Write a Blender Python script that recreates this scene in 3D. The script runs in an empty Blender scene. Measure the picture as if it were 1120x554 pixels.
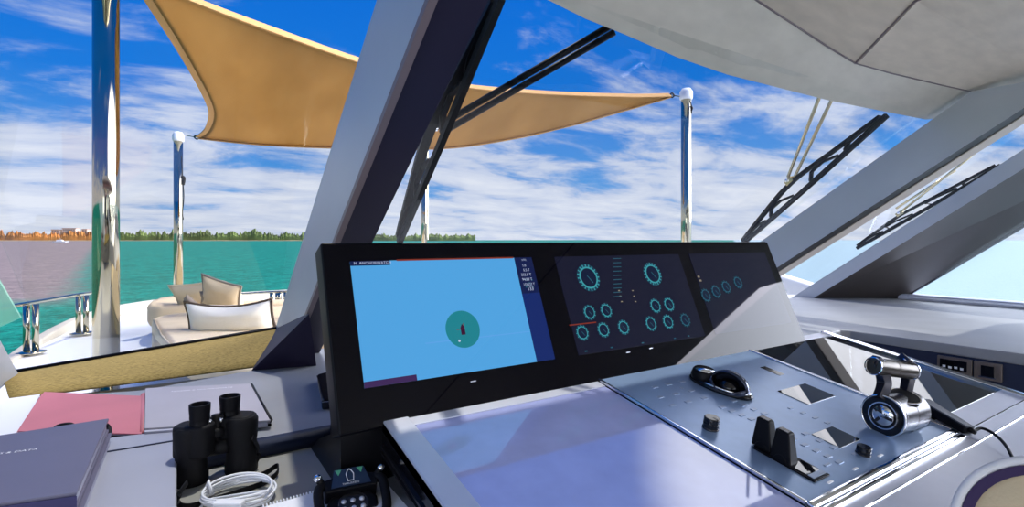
import bpy, bmesh, math, random
from mathutils import Vector, Matrix, noise
random.seed(7)
C = bpy.context.scene.collection
V = Vector
# ------------------------------------------------------------------ frame
# boat frame: +X starboard, +Y bow, +Z up, eye level of the photographer at z = 0, floor at z = -1.5
F = 575.0; YAW = math.radians(32.8)
Ld = V((math.sin(YAW), math.cos(YAW), 0)); Rd = V((math.cos(YAW), -math.sin(YAW), 0))
FLOOR = -1.5
def ray(px, py): return Ld*F + Rd*(px-560) + V((0, 0, 262-py))
def atz(px, py, z): d = ray(px, py); return d*(z/d.z)
def atv(px, py, v): d = ray(px, py); return d*(v/d.y)
def atu(px, py, u): d = ray(px, py); return d*(u/d.x)
def atY(px, py, Y): return ray(px, py)*(Y/F)
def atp(px, py, o, n): d = ray(px, py); return d*(o.dot(n)/d.dot(n))
# console plane
CA = math.radians(10.3)
CO = V((0, 1.0, -.357)); c1 = V((1, 0, 0)); c2 = V((0, math.cos(CA), math.sin(CA))); c3 = V((0, -math.sin(CA), math.cos(CA)))
def cuv(px, py): p = atp(px, py, CO, c3)-CO; return p.dot(c1), p.dot(c2)
def cp(a, b, h=0): return CO + c1*a + c2*b + c3*h
# monitor plane
MA = math.radians(22.4)
MO = V((0, 1.0, -.355)); m2 = V((0, math.sin(MA), math.cos(MA))); m3 = V((0, -math.cos(MA), math.sin(MA)))
def muv(px, py): p = atp(px, py, MO, m3)-MO; return p.dot(c1), p.dot(m2)
def mp(a, b, h=0): return MO + c1*a + m2*b + m3*h
# glass plane of the raked windshield  z = 1.25 - .671 v
GO = V((0, 0, 1.25)); gn = V((0, .671, 1)).normalized(); g2 = V((0, 1, -.671)).normalized()
def gp(px, py, h=0): return atp(px, py, GO+gn*h, gn)

# ------------------------------------------------------------------ materials
def mat(name, col, rough=.5, metal=0, spec=.5, ior=1.5, coat=0, emit=None, es=1, bump=None, var=None, sheen=0, trans=0, aniso=None):
    m = bpy.data.materials.new(name); m.use_nodes = True
    nt = m.node_tree; b = nt.nodes['Principled BSDF']
    b.inputs['Base Color'].default_value = (*col, 1); b.inputs['Roughness'].default_value = rough
    b.inputs['Metallic'].default_value = metal; b.inputs['IOR'].default_value = ior
    b.inputs['Specular IOR Level'].default_value = spec
    b.inputs['Coat Weight'].default_value = coat; b.inputs['Coat Roughness'].default_value = .03
    b.inputs['Sheen Weight'].default_value = sheen
    if trans: b.inputs['Transmission Weight'].default_value = trans
    if emit: b.inputs['Emission Color'].default_value = (*emit, 1); b.inputs['Emission Strength'].default_value = es
    tc = nt.nodes.new('ShaderNodeTexCoord'); mp_ = nt.nodes.new('ShaderNodeMapping')
    nt.links.new(tc.outputs['Object'], mp_.inputs['Vector'])
    if var:   # (scale, amount, stretch)
        sc, am, st = var
        mp_.inputs['Scale'].default_value = st
        n = nt.nodes.new('ShaderNodeTexNoise'); n.inputs['Scale'].default_value = sc; n.inputs['Detail'].default_value = 5
        nt.links.new(mp_.outputs['Vector'], n.inputs['Vector'])
        r = nt.nodes.new('ShaderNodeMapRange'); r.inputs['From Min'].default_value = .3; r.inputs['From Max'].default_value = .7
        r.inputs['To Min'].default_value = 1-am; r.inputs['To Max'].default_value = 1+am
        nt.links.new(n.outputs['Fac'], r.inputs['Value'])
        mx = nt.nodes.new('ShaderNodeVectorMath'); mx.operation = 'SCALE'; mx.inputs[0].default_value = col
        nt.links.new(r.outputs['Result'], mx.inputs['Scale']); nt.links.new(mx.outputs['Vector'], b.inputs['Base Color'])
    if bump:  # (scale, strength, dist)
        n = nt.nodes.new('ShaderNodeTexNoise'); n.inputs['Scale'].default_value = bump[0]; n.inputs['Detail'].default_value = 4
        nt.links.new(tc.outputs['Object'], n.inputs['Vector'])
        bp = nt.nodes.new('ShaderNodeBump'); bp.inputs['Strength'].default_value = bump[1]; bp.inputs['Distance'].default_value = bump[2]
        nt.links.new(n.outputs['Fac'], bp.inputs['Height']); nt.links.new(bp.outputs['Normal'], b.inputs['Normal'])
    return m
def emi(name, col, es=1, gloss=True):
    return mat(name, (.003, .003, .005), .03, ior=1.24, emit=col, es=es)
M = {}
M['ceil'] = mat('ceiling_lining', (.66, .58, .47), .45, bump=(60, .08, .002), var=(9, .08, (1, 3, 1)))
M['ceil_rim'] = mat('ceiling_rim', (.56, .53, .46), .4, var=(8, .08, (1, 3, 1)))
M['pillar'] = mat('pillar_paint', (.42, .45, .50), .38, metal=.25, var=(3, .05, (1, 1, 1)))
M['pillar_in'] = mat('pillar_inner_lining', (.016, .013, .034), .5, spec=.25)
M['rose'] = mat('pillar_edge', (.16, .12, .13), .45)
M['pillar_tan'] = mat('pillar_tan_trim', (.50, .44, .38), .5)
M['pillarC'] = mat('corner_pillar_lining', (.065, .055, .052), .42)
M['dash'] = mat('dash_grey', (.27, .28, .30), .42, var=(5, .08, (1, 1, 1)), bump=(300, .05, .001))
M['dash_dark'] = mat('dash_dark_side', (.022, .030, .065), .45, spec=.3)
M['table'] = mat('table_greige', (.30, .30, .28), .4, var=(4, .06, (1, 1, 1)))
M['pad'] = mat('tan_textured', (.33, .235, .075), .75, var=(90, .35, (1, 2, 1)), bump=(140, .6, .004), spec=.1)
M['black'] = mat('black_gloss', (.004, .004, .006), .12)
M['blackm'] = mat('black_matt', (.004, .004, .006), .45, spec=.16)
M['rubber'] = mat('black_rubber', (.005, .005, .007), .6, spec=.2, bump=(400, .3, .001))
M['glossglass'] = mat('black_glass', (.003, .004, .007), .02, ior=2.3)
M['monglass'] = mat('monitor_glass', (.0015, .0015, .004), .02, ior=1.24)
M['deskgloss'] = mat('glossy_desk', (.40, .44, .76), .03, ior=2.4, var=(14, .06, (1, 1, 1)))  # lavender of the reflected overhead put into the base colour
M['panel'] = mat('panel_satin', (.25, .36, .56), .28, metal=.35, ior=1.7, var=(30, .05, (1, 1, 1)))
M['panelprint'] = mat('panel_print', (.31, .38, .52), .3, metal=.35)
M['silver'] = mat('silver_satin', (.60, .62, .72), .38, metal=.4, var=(10, .05, (1, 1, 1)))
M['chrome'] = mat('chrome', (.85, .86, .90), .06, metal=1)
M['steel'] = mat('polished_steel', (.50, .46, .34), .07, metal=1)
M['gunmetal'] = mat('gunmetal', (.05, .048, .056), .25, metal=.7)
M['gunbronze'] = mat('dark_bronze', (.085, .075, .065), .3, metal=.7)
M['white'] = mat('white_gelcoat', (.80, .80, .78), .35, bump=(20, .03, .003))
M['whitem'] = mat('white_matt', (.80, .80, .82), .6)
M['teakdeck'] = mat('pale_deck', (.66, .64, .58), .6, var=(12, .08, (1, 6, 1)))
M['beige'] = mat('beige_canvas', (.78, .63, .40), .8, bump=(200, .25, .002), var=(7, .06, (1, 1, 1)), spec=.15)
M['tanfab'] = mat('tan_canvas', (.64, .51, .33), .8, bump=(220, .3, .002), spec=.15)
M['pillowwhite'] = mat('cream_white_linen', (.86, .81, .68), .8, bump=(90, .4, .004), spec=.1)
M['spineblue'] = mat('violet_blue_spine', (.045, .04, .13), .5)
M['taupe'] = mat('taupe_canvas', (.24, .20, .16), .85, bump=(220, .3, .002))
M['brownpipe'] = mat('dark_brown_piping', (.05, .03, .02), .7)
M['coam'] = mat('beige_gelcoat', (.60, .54, .42), .5)
M['red'] = mat('red_folder', (.56, .17, .20), .55, var=(6, .06, (1, 1, 1)), bump=(150, .15, .001))
M['greyf'] = mat('grey_folder', (.40, .38, .42), .5, var=(5, .05, (1, 1, 1)))
M['darkcard'] = mat('slate_binder', (.115, .11, .17), .45, bump=(200, .08, .001), var=(5, .08, (1, 1, 1)))
M['paper'] = mat('white_paper', (.78, .80, .88), .7)
M['pages'] = mat('page_edges', (.42, .42, .50), .8, var=(6, .1, (1, 1, 60)))
M['greyc'] = mat('grey_case', (.34, .35, .42), .38, var=(4, .05, (1, 1, 1)))
M['ink'] = mat('white_print', (.85, .85, .88), .5)
M['cable'] = mat('white_cable', (.80, .82, .88), .4)
M['gold'] = mat('brass_toned', (.62, .50, .28), .25, metal=.8)
M['bronze'] = mat('bronze_metal', (.27, .22, .19), .35, metal=.7, var=(60, .15, (1, 12, 1)))
M['dkgreen'] = mat('dark_green_print', (.10, .42, .24), .5)
M['lens'] = mat('lens_glass', (.01, .012, .02), .03, ior=1.8)
# sail: canvas that lets sun through
def sail_mat():
    m = bpy.data.materials.new('sail_canvas'); m.use_nodes = True; nt = m.node_tree; nt.nodes.clear()
    o = nt.nodes.new('ShaderNodeOutputMaterial'); d = nt.nodes.new('ShaderNodeBsdfDiffuse'); t = nt.nodes.new('ShaderNodeBsdfTranslucent'); mx = nt.nodes.new('ShaderNodeMixShader')
    tc = nt.nodes.new('ShaderNodeTexCoord'); n = nt.nodes.new('ShaderNodeTexNoise'); n.inputs['Scale'].default_value = 3; n.inputs['Detail'].default_value = 8
    mp_ = nt.nodes.new('ShaderNodeMapping'); mp_.inputs['Scale'].default_value = (1, .25, 1); mp_.inputs['Rotation'].default_value = (0, 0, .6)
    nt.links.new(tc.outputs['Object'], mp_.inputs['Vector']); nt.links.new(mp_.outputs['Vector'], n.inputs['Vector'])
    r = nt.nodes.new('ShaderNodeValToRGB'); r.color_ramp.elements[0].position = .3; r.color_ramp.elements[1].position = .72
    r.color_ramp.elements[0].color = (.45, .29, .12, 1); r.color_ramp.elements[1].color = (.55, .37, .165, 1)
    nt.links.new(n.outputs['Fac'], r.inputs['Fac'])
    nt.links.new(r.outputs['Color'], d.inputs['Color']); nt.links.new(r.outputs['Color'], t.inputs['Color'])
    mx.inputs['Fac'].default_value = .6
    nt.links.new(d.outputs[0], mx.inputs[1]); nt.links.new(t.outputs[0], mx.inputs[2]); nt.links.new(mx.outputs[0], o.inputs['Surface'])
    w = nt.nodes.new('ShaderNodeTexNoise'); w.inputs['Scale'].default_value = 250; bp = nt.nodes.new('ShaderNodeBump'); bp.inputs['Strength'].default_value = .15
    nt.links.new(tc.outputs['Object'], w.inputs['Vector']); nt.links.new(w.outputs['Fac'], bp.inputs['Height']); nt.links.new(bp.outputs['Normal'], d.inputs['Normal'])
    return m
M['sail'] = sail_mat()
M['hem'] = mat('sail_hem', (.50, .27, .09), .8)
def glass_mat(name, tint, haze=0, hz=(.8, .9, .95)):
    m = bpy.data.materials.new(name); m.use_nodes = True; nt = m.node_tree; nt.nodes.clear()
    o = nt.nodes.new('ShaderNodeOutputMaterial'); t = nt.nodes.new('ShaderNodeBsdfTransparent'); t.inputs['Color'].default_value = (*tint, 1)
    g = nt.nodes.new('ShaderNodeBsdfGlossy'); g.inputs['Roughness'].default_value = 0
    fr = nt.nodes.new('ShaderNodeFresnel'); fr.inputs['IOR'].default_value = 1.35
    ml = nt.nodes.new('ShaderNodeMath'); ml.operation = 'MULTIPLY'; ml.inputs[1].default_value = .10
    nt.links.new(fr.outputs[0], ml.inputs[0])
    mx = nt.nodes.new('ShaderNodeMixShader'); nt.links.new(ml.outputs[0], mx.inputs['Fac'])
    nt.links.new(t.outputs[0], mx.inputs[1]); nt.links.new(g.outputs[0], mx.inputs[2])
    last = mx
    if haze:
        d = nt.nodes.new('ShaderNodeBsdfDiffuse'); d.inputs['Color'].default_value = (*hz, 1)
        tr = nt.nodes.new('ShaderNodeBsdfTranslucent'); tr.inputs['Color'].default_value = (*hz, 1)
        ad = nt.nodes.new('ShaderNodeMixShader'); ad.inputs['Fac'].default_value = .5; nt.links.new(d.outputs[0], ad.inputs[1]); nt.links.new(tr.outputs[0], ad.inputs[2])
        m2_ = nt.nodes.new('ShaderNodeMixShader'); m2_.inputs['Fac'].default_value = haze
        nt.links.new(mx.outputs[0], m2_.inputs[1]); nt.links.new(ad.outputs[0], m2_.inputs[2]); last = m2_
    nt.links.new(last.outputs[0], o.inputs['Surface'])
    return m
M['glass'] = glass_mat('window_glass', (.98, .99, .99))
M['glass_h'] = glass_mat('glare_hazed_glass', (.95, .98, .98), .06)  # white haze mixed in to imitate sun glare at the side window
M['glass_g'] = glass_mat('green_edge_glass', (.70, .90, .78), .35, (.55, .85, .68))

# ------------------------------------------------------------------ builders
def base_of(pts):
    x = sum(p.x for p in pts)/len(pts); y = sum(p.y for p in pts)/len(pts); return V((x, y, min(p.z for p in pts)))
def wloc(o):
    l = V((0, 0, 0))
    while o: l += o.location; o = o.parent
    return l
def link(name, bm, m, parent=None, loc=None, smooth=False, bevel=0, seg=2, sub=0, solid=0, ang=35):
    """one mesh object; bm holds boat-frame coordinates"""
    me = bpy.data.meshes.new(name); bmesh.ops.recalc_face_normals(bm, faces=bm.faces)
    if parent: off = wloc(parent)
    else: off = loc if loc is not None else base_of([v.co for v in bm.verts])
    for v in bm.verts: v.co -= off
    bm.to_mesh(me); bm.free()
    ms = m if isinstance(m, (list, tuple)) else [m]
    for q in ms: me.materials.append(M[q] if isinstance(q, str) else q)
    o = bpy.data.objects.new(name, me); C.objects.link(o)
    if parent: o.parent = parent
    else: o.location = off
    if smooth: me.shade_smooth(); 
    if solid:
        s = o.modifiers.new('s', 'SOLIDIFY'); s.thickness = solid; s.offset = 0
    if bevel:
        b = o.modifiers.new('b', 'BEVEL'); b.width = bevel; b.segments = seg; b.limit_method = 'ANGLE'; b.angle_limit = math.radians(ang)
        me.shade_smooth(); 
        w = o.modifiers.new('w', 'WEIGHTED_NORMAL'); w.keep_sharp = True
    if sub:
        s = o.modifiers.new('sub', 'SUBSURF'); s.levels = sub; s.render_levels = sub; me.shade_smooth()
    return o
def tag(o, label, cat, group=None, kind=None):
    o['label'] = label; o['category'] = cat
    if group: o['group'] = group
    if kind: o['kind'] = kind
    return o
def struct(o): o['kind'] = 'structure'; return o
def thing(name, label, cat, loc, group=None):
    o = bpy.data.objects.new(name, None); C.objects.link(o); o.location = loc; o.empty_display_size = .05
    return tag(o, label, cat, group)
def nb(): return bmesh.new()
def hexa(bm, lo, hi):
    """lo, hi: lists of the same number of points, joined"""
    n = len(lo); a = [bm.verts.new(p) for p in lo]; b = [bm.verts.new(p) for p in hi]
    bm.faces.new(a[::-1]); bm.faces.new(b)
    for i in range(n): bm.faces.new((a[i], a[(i+1) % n], b[(i+1) % n], b[i]))
    return a, b
def box(bm, c, s, ax=None):
    X, Y, Z = ax if ax else (V((1, 0, 0)), V((0, 1, 0)), V((0, 0, 1)))
    c = V(c); h = [k/2 for k in s]
    lo = [c+X*(i*h[0])+Y*(j*h[1])-Z*h[2] for i, j in ((-1, -1), (1, -1), (1, 1), (-1, 1))]
    hexa(bm, lo, [p+Z*s[2] for p in lo])
def prism(bm, pts, n, d):
    hexa(bm, [V(p) for p in pts], [V(p)+n*d for p in pts])
def ring_frames(path, closed=False):
    fr = []; N = len(path); up = None
    for i in range(N):
        if closed: t = path[(i+1) % N]-path[i-1]
        else: t = path[min(i+1, N-1)]-path[max(i-1, 0)]
        t.normalize()
        if up is None: up = V((0, 0, 1)) if abs(t.z) < .9 else V((1, 0, 0))
        s = t.cross(up).normalized(); up2 = s.cross(t).normalized(); up = up2
        fr.append((s, up2))
    return fr
def tube(bm, path, r, seg=10, closed=False, flat=1.0):
    path = [V(p) for p in path]; fr = ring_frames(path, closed); rs = []
    for i, (p, (s, u)) in enumerate(zip(path, fr)):
        rr = r[i] if isinstance(r, (list, tuple)) else r
        rs.append([bm.verts.new(p+s*math.cos(a)*rr+u*math.sin(a)*rr*flat) for a in [2*math.pi*k/seg for k in range(seg)]])
    n = len(rs)
    for i in range(n if closed else n-1):
        A, B = rs[i], rs[(i+1) % n]
        for k in range(seg): bm.faces.new((A[k], A[(k+1) % seg], B[(k+1) % seg], B[k]))
    if not closed: bm.faces.new(rs[0][::-1]); bm.faces.new(rs[-1])
def strip(bm, path, w, t, wdir):
    """flat band: path of points, width along wdir, thickness perpendicular"""
    path = [V(p) for p in path]; wd = V(wdir).normalized(); prev = None
    for i, p in enumerate(path):
        tg = (path[min(i+1, len(path)-1)]-path[max(i-1, 0)]).normalized(); nn = tg.cross(wd).normalized(); w2 = nn.cross(tg).normalized()
        q = [bm.verts.new(p+w2*a*w/2+nn*b*t/2) for a, b in ((-1, -1), (1, -1), (1, 1), (-1, 1))]
        if prev:
            for k in range(4): bm.faces.new((prev[k], prev[(k+1) % 4], q[(k+1) % 4], q[k]))
        else: bm.faces.new(q[::-1])
        prev = q
    bm.faces.new(prev)
def lathe(bm, o, ax, prof, seg=32, xd=None, sx=1, sy=1, ring=False):
    """prof: list of (radius, height)"""
    ax = V(ax).normalized(); x = V(xd).normalized() if xd else ax.orthogonal().normalized(); y = ax.cross(x)
    rs = []
    for r, h in prof:
        if r < 1e-6: rs.append([bm.verts.new(V(o)+ax*h)])
        else: rs.append([bm.verts.new(V(o)+ax*h+x*math.cos(a)*r*sx+y*math.sin(a)*r*sy) for a in [2*math.pi*k/seg for k in range(seg)]])
    if ring: rs.append(rs[0])
    for A, B in zip(rs, rs[1:]):
        if len(A) == 1 and len(B) == 1: continue
        for k in range(seg):
            k2 = (k+1) % seg
            if len(A) == 1: bm.faces.new((A[0], B[k2], B[k]))
            elif len(B) == 1: bm.faces.new((A[k], A[k2], B[0]))
            else: bm.faces.new((A[k], A[k2], B[k2], B[k]))
    if ring: return
    if len(rs[0]) > 1: bm.faces.new(rs[0][::-1])
    if len(rs[-1]) > 1: bm.faces.new(rs[-1])
def sm(pts, n=6, closed=False):
    """Catmull-Rom through points"""
    pts = [V(p) for p in pts]; out = []; N = len(pts)
    rng = range(N if closed else N-1)
    for i in rng:
        if closed: a, b, c, d = pts[i-1], pts[i], pts[(i+1) % N], pts[(i+2) % N]
        else: a, b, c, d = pts[max(i-1, 0)], pts[i], pts[i+1], pts[min(i+2, N-1)]
        for k in range(n):
            t = k/n
            out.append(.5*((2*b)+(c-a)*t+(2*a-5*b+4*c-d)*t*t+(3*b-a-3*c+d)*t**3))
    if not closed: out.append(pts[-1])
    return out
def text_bm(s, o, ex, ey, size, depth=.0004):
    cu = bpy.data.curves.new('t', 'FONT'); cu.body = s; cu.size = size; cu.resolution_u = 2
    ob = bpy.data.objects.new('t', cu); C.objects.link(ob)
    bpy.context.view_layer.update()
    me = bpy.data.meshes.new_from_object(ob.evaluated_get(bpy.context.evaluated_depsgraph_get()))
    bpy.data.objects.remove(ob); bpy.data.curves.remove(cu)
    bm = nb(); bm.from_mesh(me); bpy.data.meshes.remove(me)
    ex = V(ex).normalized(); ey = V(ey).normalized(); ez = ex.cross(ey)
    for v in bm.verts: v.co = V(o)+ex*v.co.x+ey*v.co.y+ez*(v.co.z+depth)
    return bm
def copy_tree(o, parent=None):
    c = o.copy(); C.objects.link(c); c.parent = parent
    for ch in list(o.children): copy_tree(ch, c)
    return c
def cushion(name, cen, ex, ey, ez, w, h, t, m, parent=None, n=14, corner=.10, sag=0, bumpy=.01, pinch=.9):
    """a stuffed pillow: w along ex, h along ey, thickness t along ez"""
    bm = nb(); G = {}
    for side in (1, -1):
        for i in range(n+1):
            for j in range(n+1):
                a = -1+2*i/n; b = -1+2*j/n
                edge = i in (0, n) or j in (0, n)
                if side == -1 and edge: G[side, i, j] = G[1, i, j]; continue
                ea = 1-abs(a)**2.4; eb = 1-abs(b)**2.4
                th = (max(ea, 0)*max(eb, 0))**.42*t/2
                # edges pull in between the corners
                pa = a*(1-corner*(1-b*b)); pb = b*(1-corner*(1-a*a))
                p = ex*(pa*w/2)+ey*(pb*h/2 - sag*(1-a*a)*(1 if b > 0 else .3)*abs(b))+ez*(side*th)
                p += ez*side*noise.noise(V((a*3+cen.x*5, b*3, side)))*bumpy*(1 if not edge else 0)
                G[side, i, j] = bm.verts.new(cen+p)
    for side in (1, -1):
        for i in range(n):
            for j in range(n): bm.faces.new((G[side, i, j], G[side, i+1, j], G[side, i+1, j+1], G[side, i, j+1]))
    edge = [G[1, i, 0].co.copy() for i in range(n)]+[G[1, n, j].co.copy() for j in range(n)]+[G[1, n-i, n].co.copy() for i in range(n)]+[G[1, 0, n-j].co.copy() for j in range(n)]
    o = link(name, bm, m, parent, smooth=True)
    return o, edge
def piping(edge, r, m, parent, name='piping'):
    bm = nb(); tube(bm, edge, r, 6, closed=True); return link(name, bm, m, parent, smooth=True)

# ------------------------------------------------------------------ THE SEA, SHORE AND SKY
SEA = -3.5
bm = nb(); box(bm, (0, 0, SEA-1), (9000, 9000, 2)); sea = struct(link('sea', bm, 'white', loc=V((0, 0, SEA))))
def sea_mat():
    m = bpy.data.materials.new('sea_water'); m.use_nodes = True; nt = m.node_tree; b = nt.nodes['Principled BSDF']
    N = nt.nodes.new; K = nt.links.new
    g = N('ShaderNodeNewGeometry')
    def dot(v, off=0):
        d = N('ShaderNodeVectorMath'); d.operation = 'DOT_PRODUCT'; d.inputs[1].default_value = v; K(g.outputs['Position'], d.inputs[0]); return d.outputs['Value']
    def mth(op, a, c, clamp=False):
        q = N('ShaderNodeMath'); q.operation = op; q.use_clamp = clamp
        for i, x in enumerate((a, c)):
            if isinstance(x, (int, float)): q.inputs[i].default_value = x
            else: K(x, q.inputs[i])
        return q.outputs[0]
    fx, fy = dot((*Ld.xy, 0)), dot((*Rd.xy, 0))
    mp_ = N('ShaderNodeMapping'); K(g.outputs['Position'], mp_.inputs['Vector'])
    n1 = N('ShaderNodeTexNoise'); n1.inputs['Scale'].default_value = .5; n1.inputs['Detail'].default_value = 6; n1.inputs['Roughness'].default_value = .6; K(g.outputs['Position'], n1.inputs['Vector'])
    n2 = N('ShaderNodeTexNoise'); n2.inputs['Scale'].default_value = 3.0; n2.inputs['Detail'].default_value = 5; K(g.outputs['Position'], n2.inputs['Vector'])
    # weed bank: a dark brown bed on the port side, its edge running out towards the shore
    wob = mth('MULTIPLY', mth('SUBTRACT', n1.outputs['Fac'], .5), 6)
    e1 = mth('SUBTRACT', mth('MULTIPLY', fx, -.79), mth('ADD', fy, wob))     # > 0 : port of the edge
    m1 = mth('DIVIDE', e1, 3, True)
    m2_ = mth('DIVIDE', mth('SUBTRACT', mth('ADD', fx, wob), 27), 5, True)
    weed = mth('MULTIPLY', m1, m2_)
    # pale water to starboard: sun glare painted into the sea colour
    sunlit = mth('DIVIDE', mth('SUBTRACT', fy, mth('MULTIPLY', fx, .42)), 6, True)
    r1 = N('ShaderNodeValToRGB'); r1.color_ramp.elements[0].position = .40; r1.color_ramp.elements[1].position = .60
    r1.color_ramp.elements[0].color = (.000, .085, .058, 1); r1.color_ramp.elements[1].color = (.006, .215, .150, 1)
    mixn = mth('ADD', mth('MULTIPLY', n1.outputs['Fac'], .45), mth('MULTIPLY', n2.outputs['Fac'], .55)); K(mixn, r1.inputs['Fac'])
    r2 = N('ShaderNodeValToRGB'); r2.color_ramp.elements[0].position = .38; r2.color_ramp.elements[1].position = .64
    r2.color_ramp.elements[0].color = (.13, .105, .095, 1); r2.color_ramp.elements[1].color = (.26, .20, .185, 1); K(mixn, r2.inputs['Fac'])
    a = N('ShaderNodeMix'); a.data_type = 'RGBA'; K(weed, a.inputs['Factor']); K(r1.outputs[0], a.inputs[6]); K(r2.outputs[0], a.inputs[7])
    c = N('ShaderNodeMix'); c.data_type = 'RGBA'; K(sunlit, c.inputs['Factor']); K(a.outputs[2], c.inputs[6]); c.inputs[7].default_value = (.24, .34, .36, 1)
    K(c.outputs[2], b.inputs['Base Color']); b.inputs['Roughness'].default_value = .55; b.inputs['IOR'].default_value = 1.25; b.inputs['Specular IOR Level'].default_value = .25
    bp = N('ShaderNodeBump'); bp.inputs['Strength'].default_value = .5; bp.inputs['Distance'].default_value = .4; K(mixn, bp.inputs['Height']); K(bp.outputs['Normal'], b.inputs['Normal'])
    return m
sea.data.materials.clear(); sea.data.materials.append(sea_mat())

def shore(name, px0, px1, top, m, Y, label, seedv):
    bm = nb(); n = int((px1-px0)*1.2); rows = []
    for i in range(n+1):
        px = px0+(px1-px0)*i/n; u = ray(px, 262); u.z = 0; p = u*(Y/F)
        hh = (top(px) if callable(top) else top)*Y/F
        hh *= .78+.5*noise.noise(V((px*.21, seedv, 0)))+.35*noise.noise(V((px*.9, seedv, 2)))
        back = V((u.x, u.y, 0)).normalized(); r = []
        for k, (dd, f) in enumerate(((0, 0), (4, .55), (18, .9), (45, 1.0), (80, .7), (100, 0))):
            z = SEA+(hh+3.5)*f*(1+.18*noise.noise(V((px*1.7, k*3.1, seedv))) if 0 < k < 5 else 1)
            r.append(bm.verts.new(p+back*dd+V((0, 0, z))))
        rows.append(r)
    for A, B in zip(rows, rows[1:]):
        for k in range(5): bm.faces.new((A[k], B[k], B[k+1], A[k+1]))
    bm.faces.new(rows[0]); bm.faces.new(rows[-1][::-1])
    return tag(link(name, bm, m), label, 'trees', kind='stuff')
Msh1 = mat('autumn_trees', (.42, .17, .035), .9, var=(.02, .65, (1, 1, 2)))
Msh2 = mat('green_trees', (.085, .12, .025), .9, var=(.02, .6, (1, 1, 2)))
Msand = mat('beach_sand', (.55, .42, .24), .9)
shore('tree_belt', -60, 118, 10.5, Msh1, 1500, 'rust brown belt of trees on the far shore at the left', 1.3)
shore('tree_belt', 118, 345, 10.5, Msh2, 1500, 'dark green belt of trees on the far shore between the steel posts and the windshield pillar', 4.7)
shore('tree_belt', 345, 520, 7.0, Msh2, 1700, 'thin distant green tree belt low on the horizon right of the windshield pillar', 8.2)
bm = nb()
pts = [ray(px, 262) for px in range(-60, 350, 6)]
for a, b_ in zip(pts, pts[1:]):
    hexa(bm, [V((a.x, a.y, 0))*(1490/F)+V((0, 0, SEA)), V((b_.x, b_.y, 0))*(1490/F)+V((0, 0, SEA)), V((b_.x, b_.y, 0))*(1540/F)+V((0, 0, SEA)), V((a.x, a.y, 0))*(1540/F)+V((0, 0, SEA))],
         [V((a.x, a.y, 0))*(1490/F)+V((0, 0, SEA+1.5)), V((b_.x, b_.y, 0))*(1490/F)+V((0, 0, SEA+1.5)), V((b_.x, b_.y, 0))*(1540/F)+V((0, 0, SEA+4)), V((a.x, a.y, 0))*(1540/F)+V((0, 0, SEA+4))])
tag(link('beach', bm, Msand), 'thin pale sandy beach at the foot of the far tree belts', 'beach', kind='stuff')
# waterfront buildings
Mbl = mat('pale_render', (.62, .52, .42), .8); Mblw = mat('building_windows', (.12, .12, .13), .3); Mrf = mat('building_roof', (.36, .20, .13), .8)
def building(px, w, y0, h_, floors, label):
    c = ray(px, 262)*(1525/F); c.z = 0; W = w*1485/F; H = h_*1485/F; r = thing('waterfront_building', label, 'building', c+V((0, 0, SEA)), 'buildings on the far shore')
    zb = (262-y0)*1485/F
    bm = nb(); box(bm, c+V((0, 0, (zb+SEA)/2))+Ld*8, (W, 14, zb-SEA), (Rd, Ld, V((0, 0, 1)))); link('wall', bm, Mbl, r)
    bm = nb(); box(bm, c+V((0, 0, zb+.6))+Ld*8, (W*1.05, 15, 1.6), (Rd, Ld, V((0, 0, 1)))); link('roof', bm, Mrf, r)
    for f in range(floors):
        for k in range(int(max(2, w//2.4))):
            q = c+Rd*((k+.5)/max(2, w//2.4)-.5)*W*.9+Ld*.8+V((0, 0, zb-3.5-f*6.5))
            bm = nb(); box(bm, q, (W*.9/max(2, w//2.4)*.55, .6, 3.2), (Rd, Ld, V((0, 0, 1)))); link('window', bm, Mblw, r)
building(60, 9, 251, 8, 2, 'pale square waterfront block, leftmost building on the far shore')
building(75, 15, 249.5, 9, 2, 'long low pale building with dark roof in the middle of the far shore buildings')
building(92, 6, 250.5, 8, 2, 'small white waterfront house nearest the big steel post')
# motor yacht at anchor far off
c = atz(66, 265.2, SEA); by = (c.dot(Ld)); s = by/F
yr = thing('motor_yacht', 'small white motor yacht moored off the far shore at the left', 'boat', V((c.x, c.y, SEA)))
bm = nb(); Lh = 8.5*s
lo = [c+Rd*x*Lh+Ld*y for x, y in ((-.8, -1.6), (.75, -1.6), (1.0, 0), (.75, 1.6), (-.8, 1.6))]; hi = [c+Rd*x*Lh+Ld*y+V((0, 0, z*s)) for x, y, z in ((-.85, -2, 1.4), (.8, -2, 1.7), (1.15, 0, 2.0), (.8, 2, 1.7), (-.85, 2, 1.4))]
hexa(bm, lo, hi); link('hull', bm, 'white', yr)
bm = nb(); lo = [c+Rd*x*Lh+Ld*y+V((0, 0, 1.4*s)) for x, y in ((-.45, -1.3), (.45, -1.3), (.45, 1.3), (-.45, 1.3))]; hi = [c+Rd*x*Lh+Ld*y+V((0, 0, 3.2*s)) for x, y in ((-.4, -1.1), (.2, -1.1), (.2, 1.1), (-.4, 1.1))]
hexa(bm, lo, hi); link('cabin', bm, 'white', yr)
bm = nb(); tube(bm, [c+V((0, 0, 3*s)), c+V((0, 0, 5.2*s))], .12*s, 6); link('mast', bm, 'white', yr)

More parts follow.
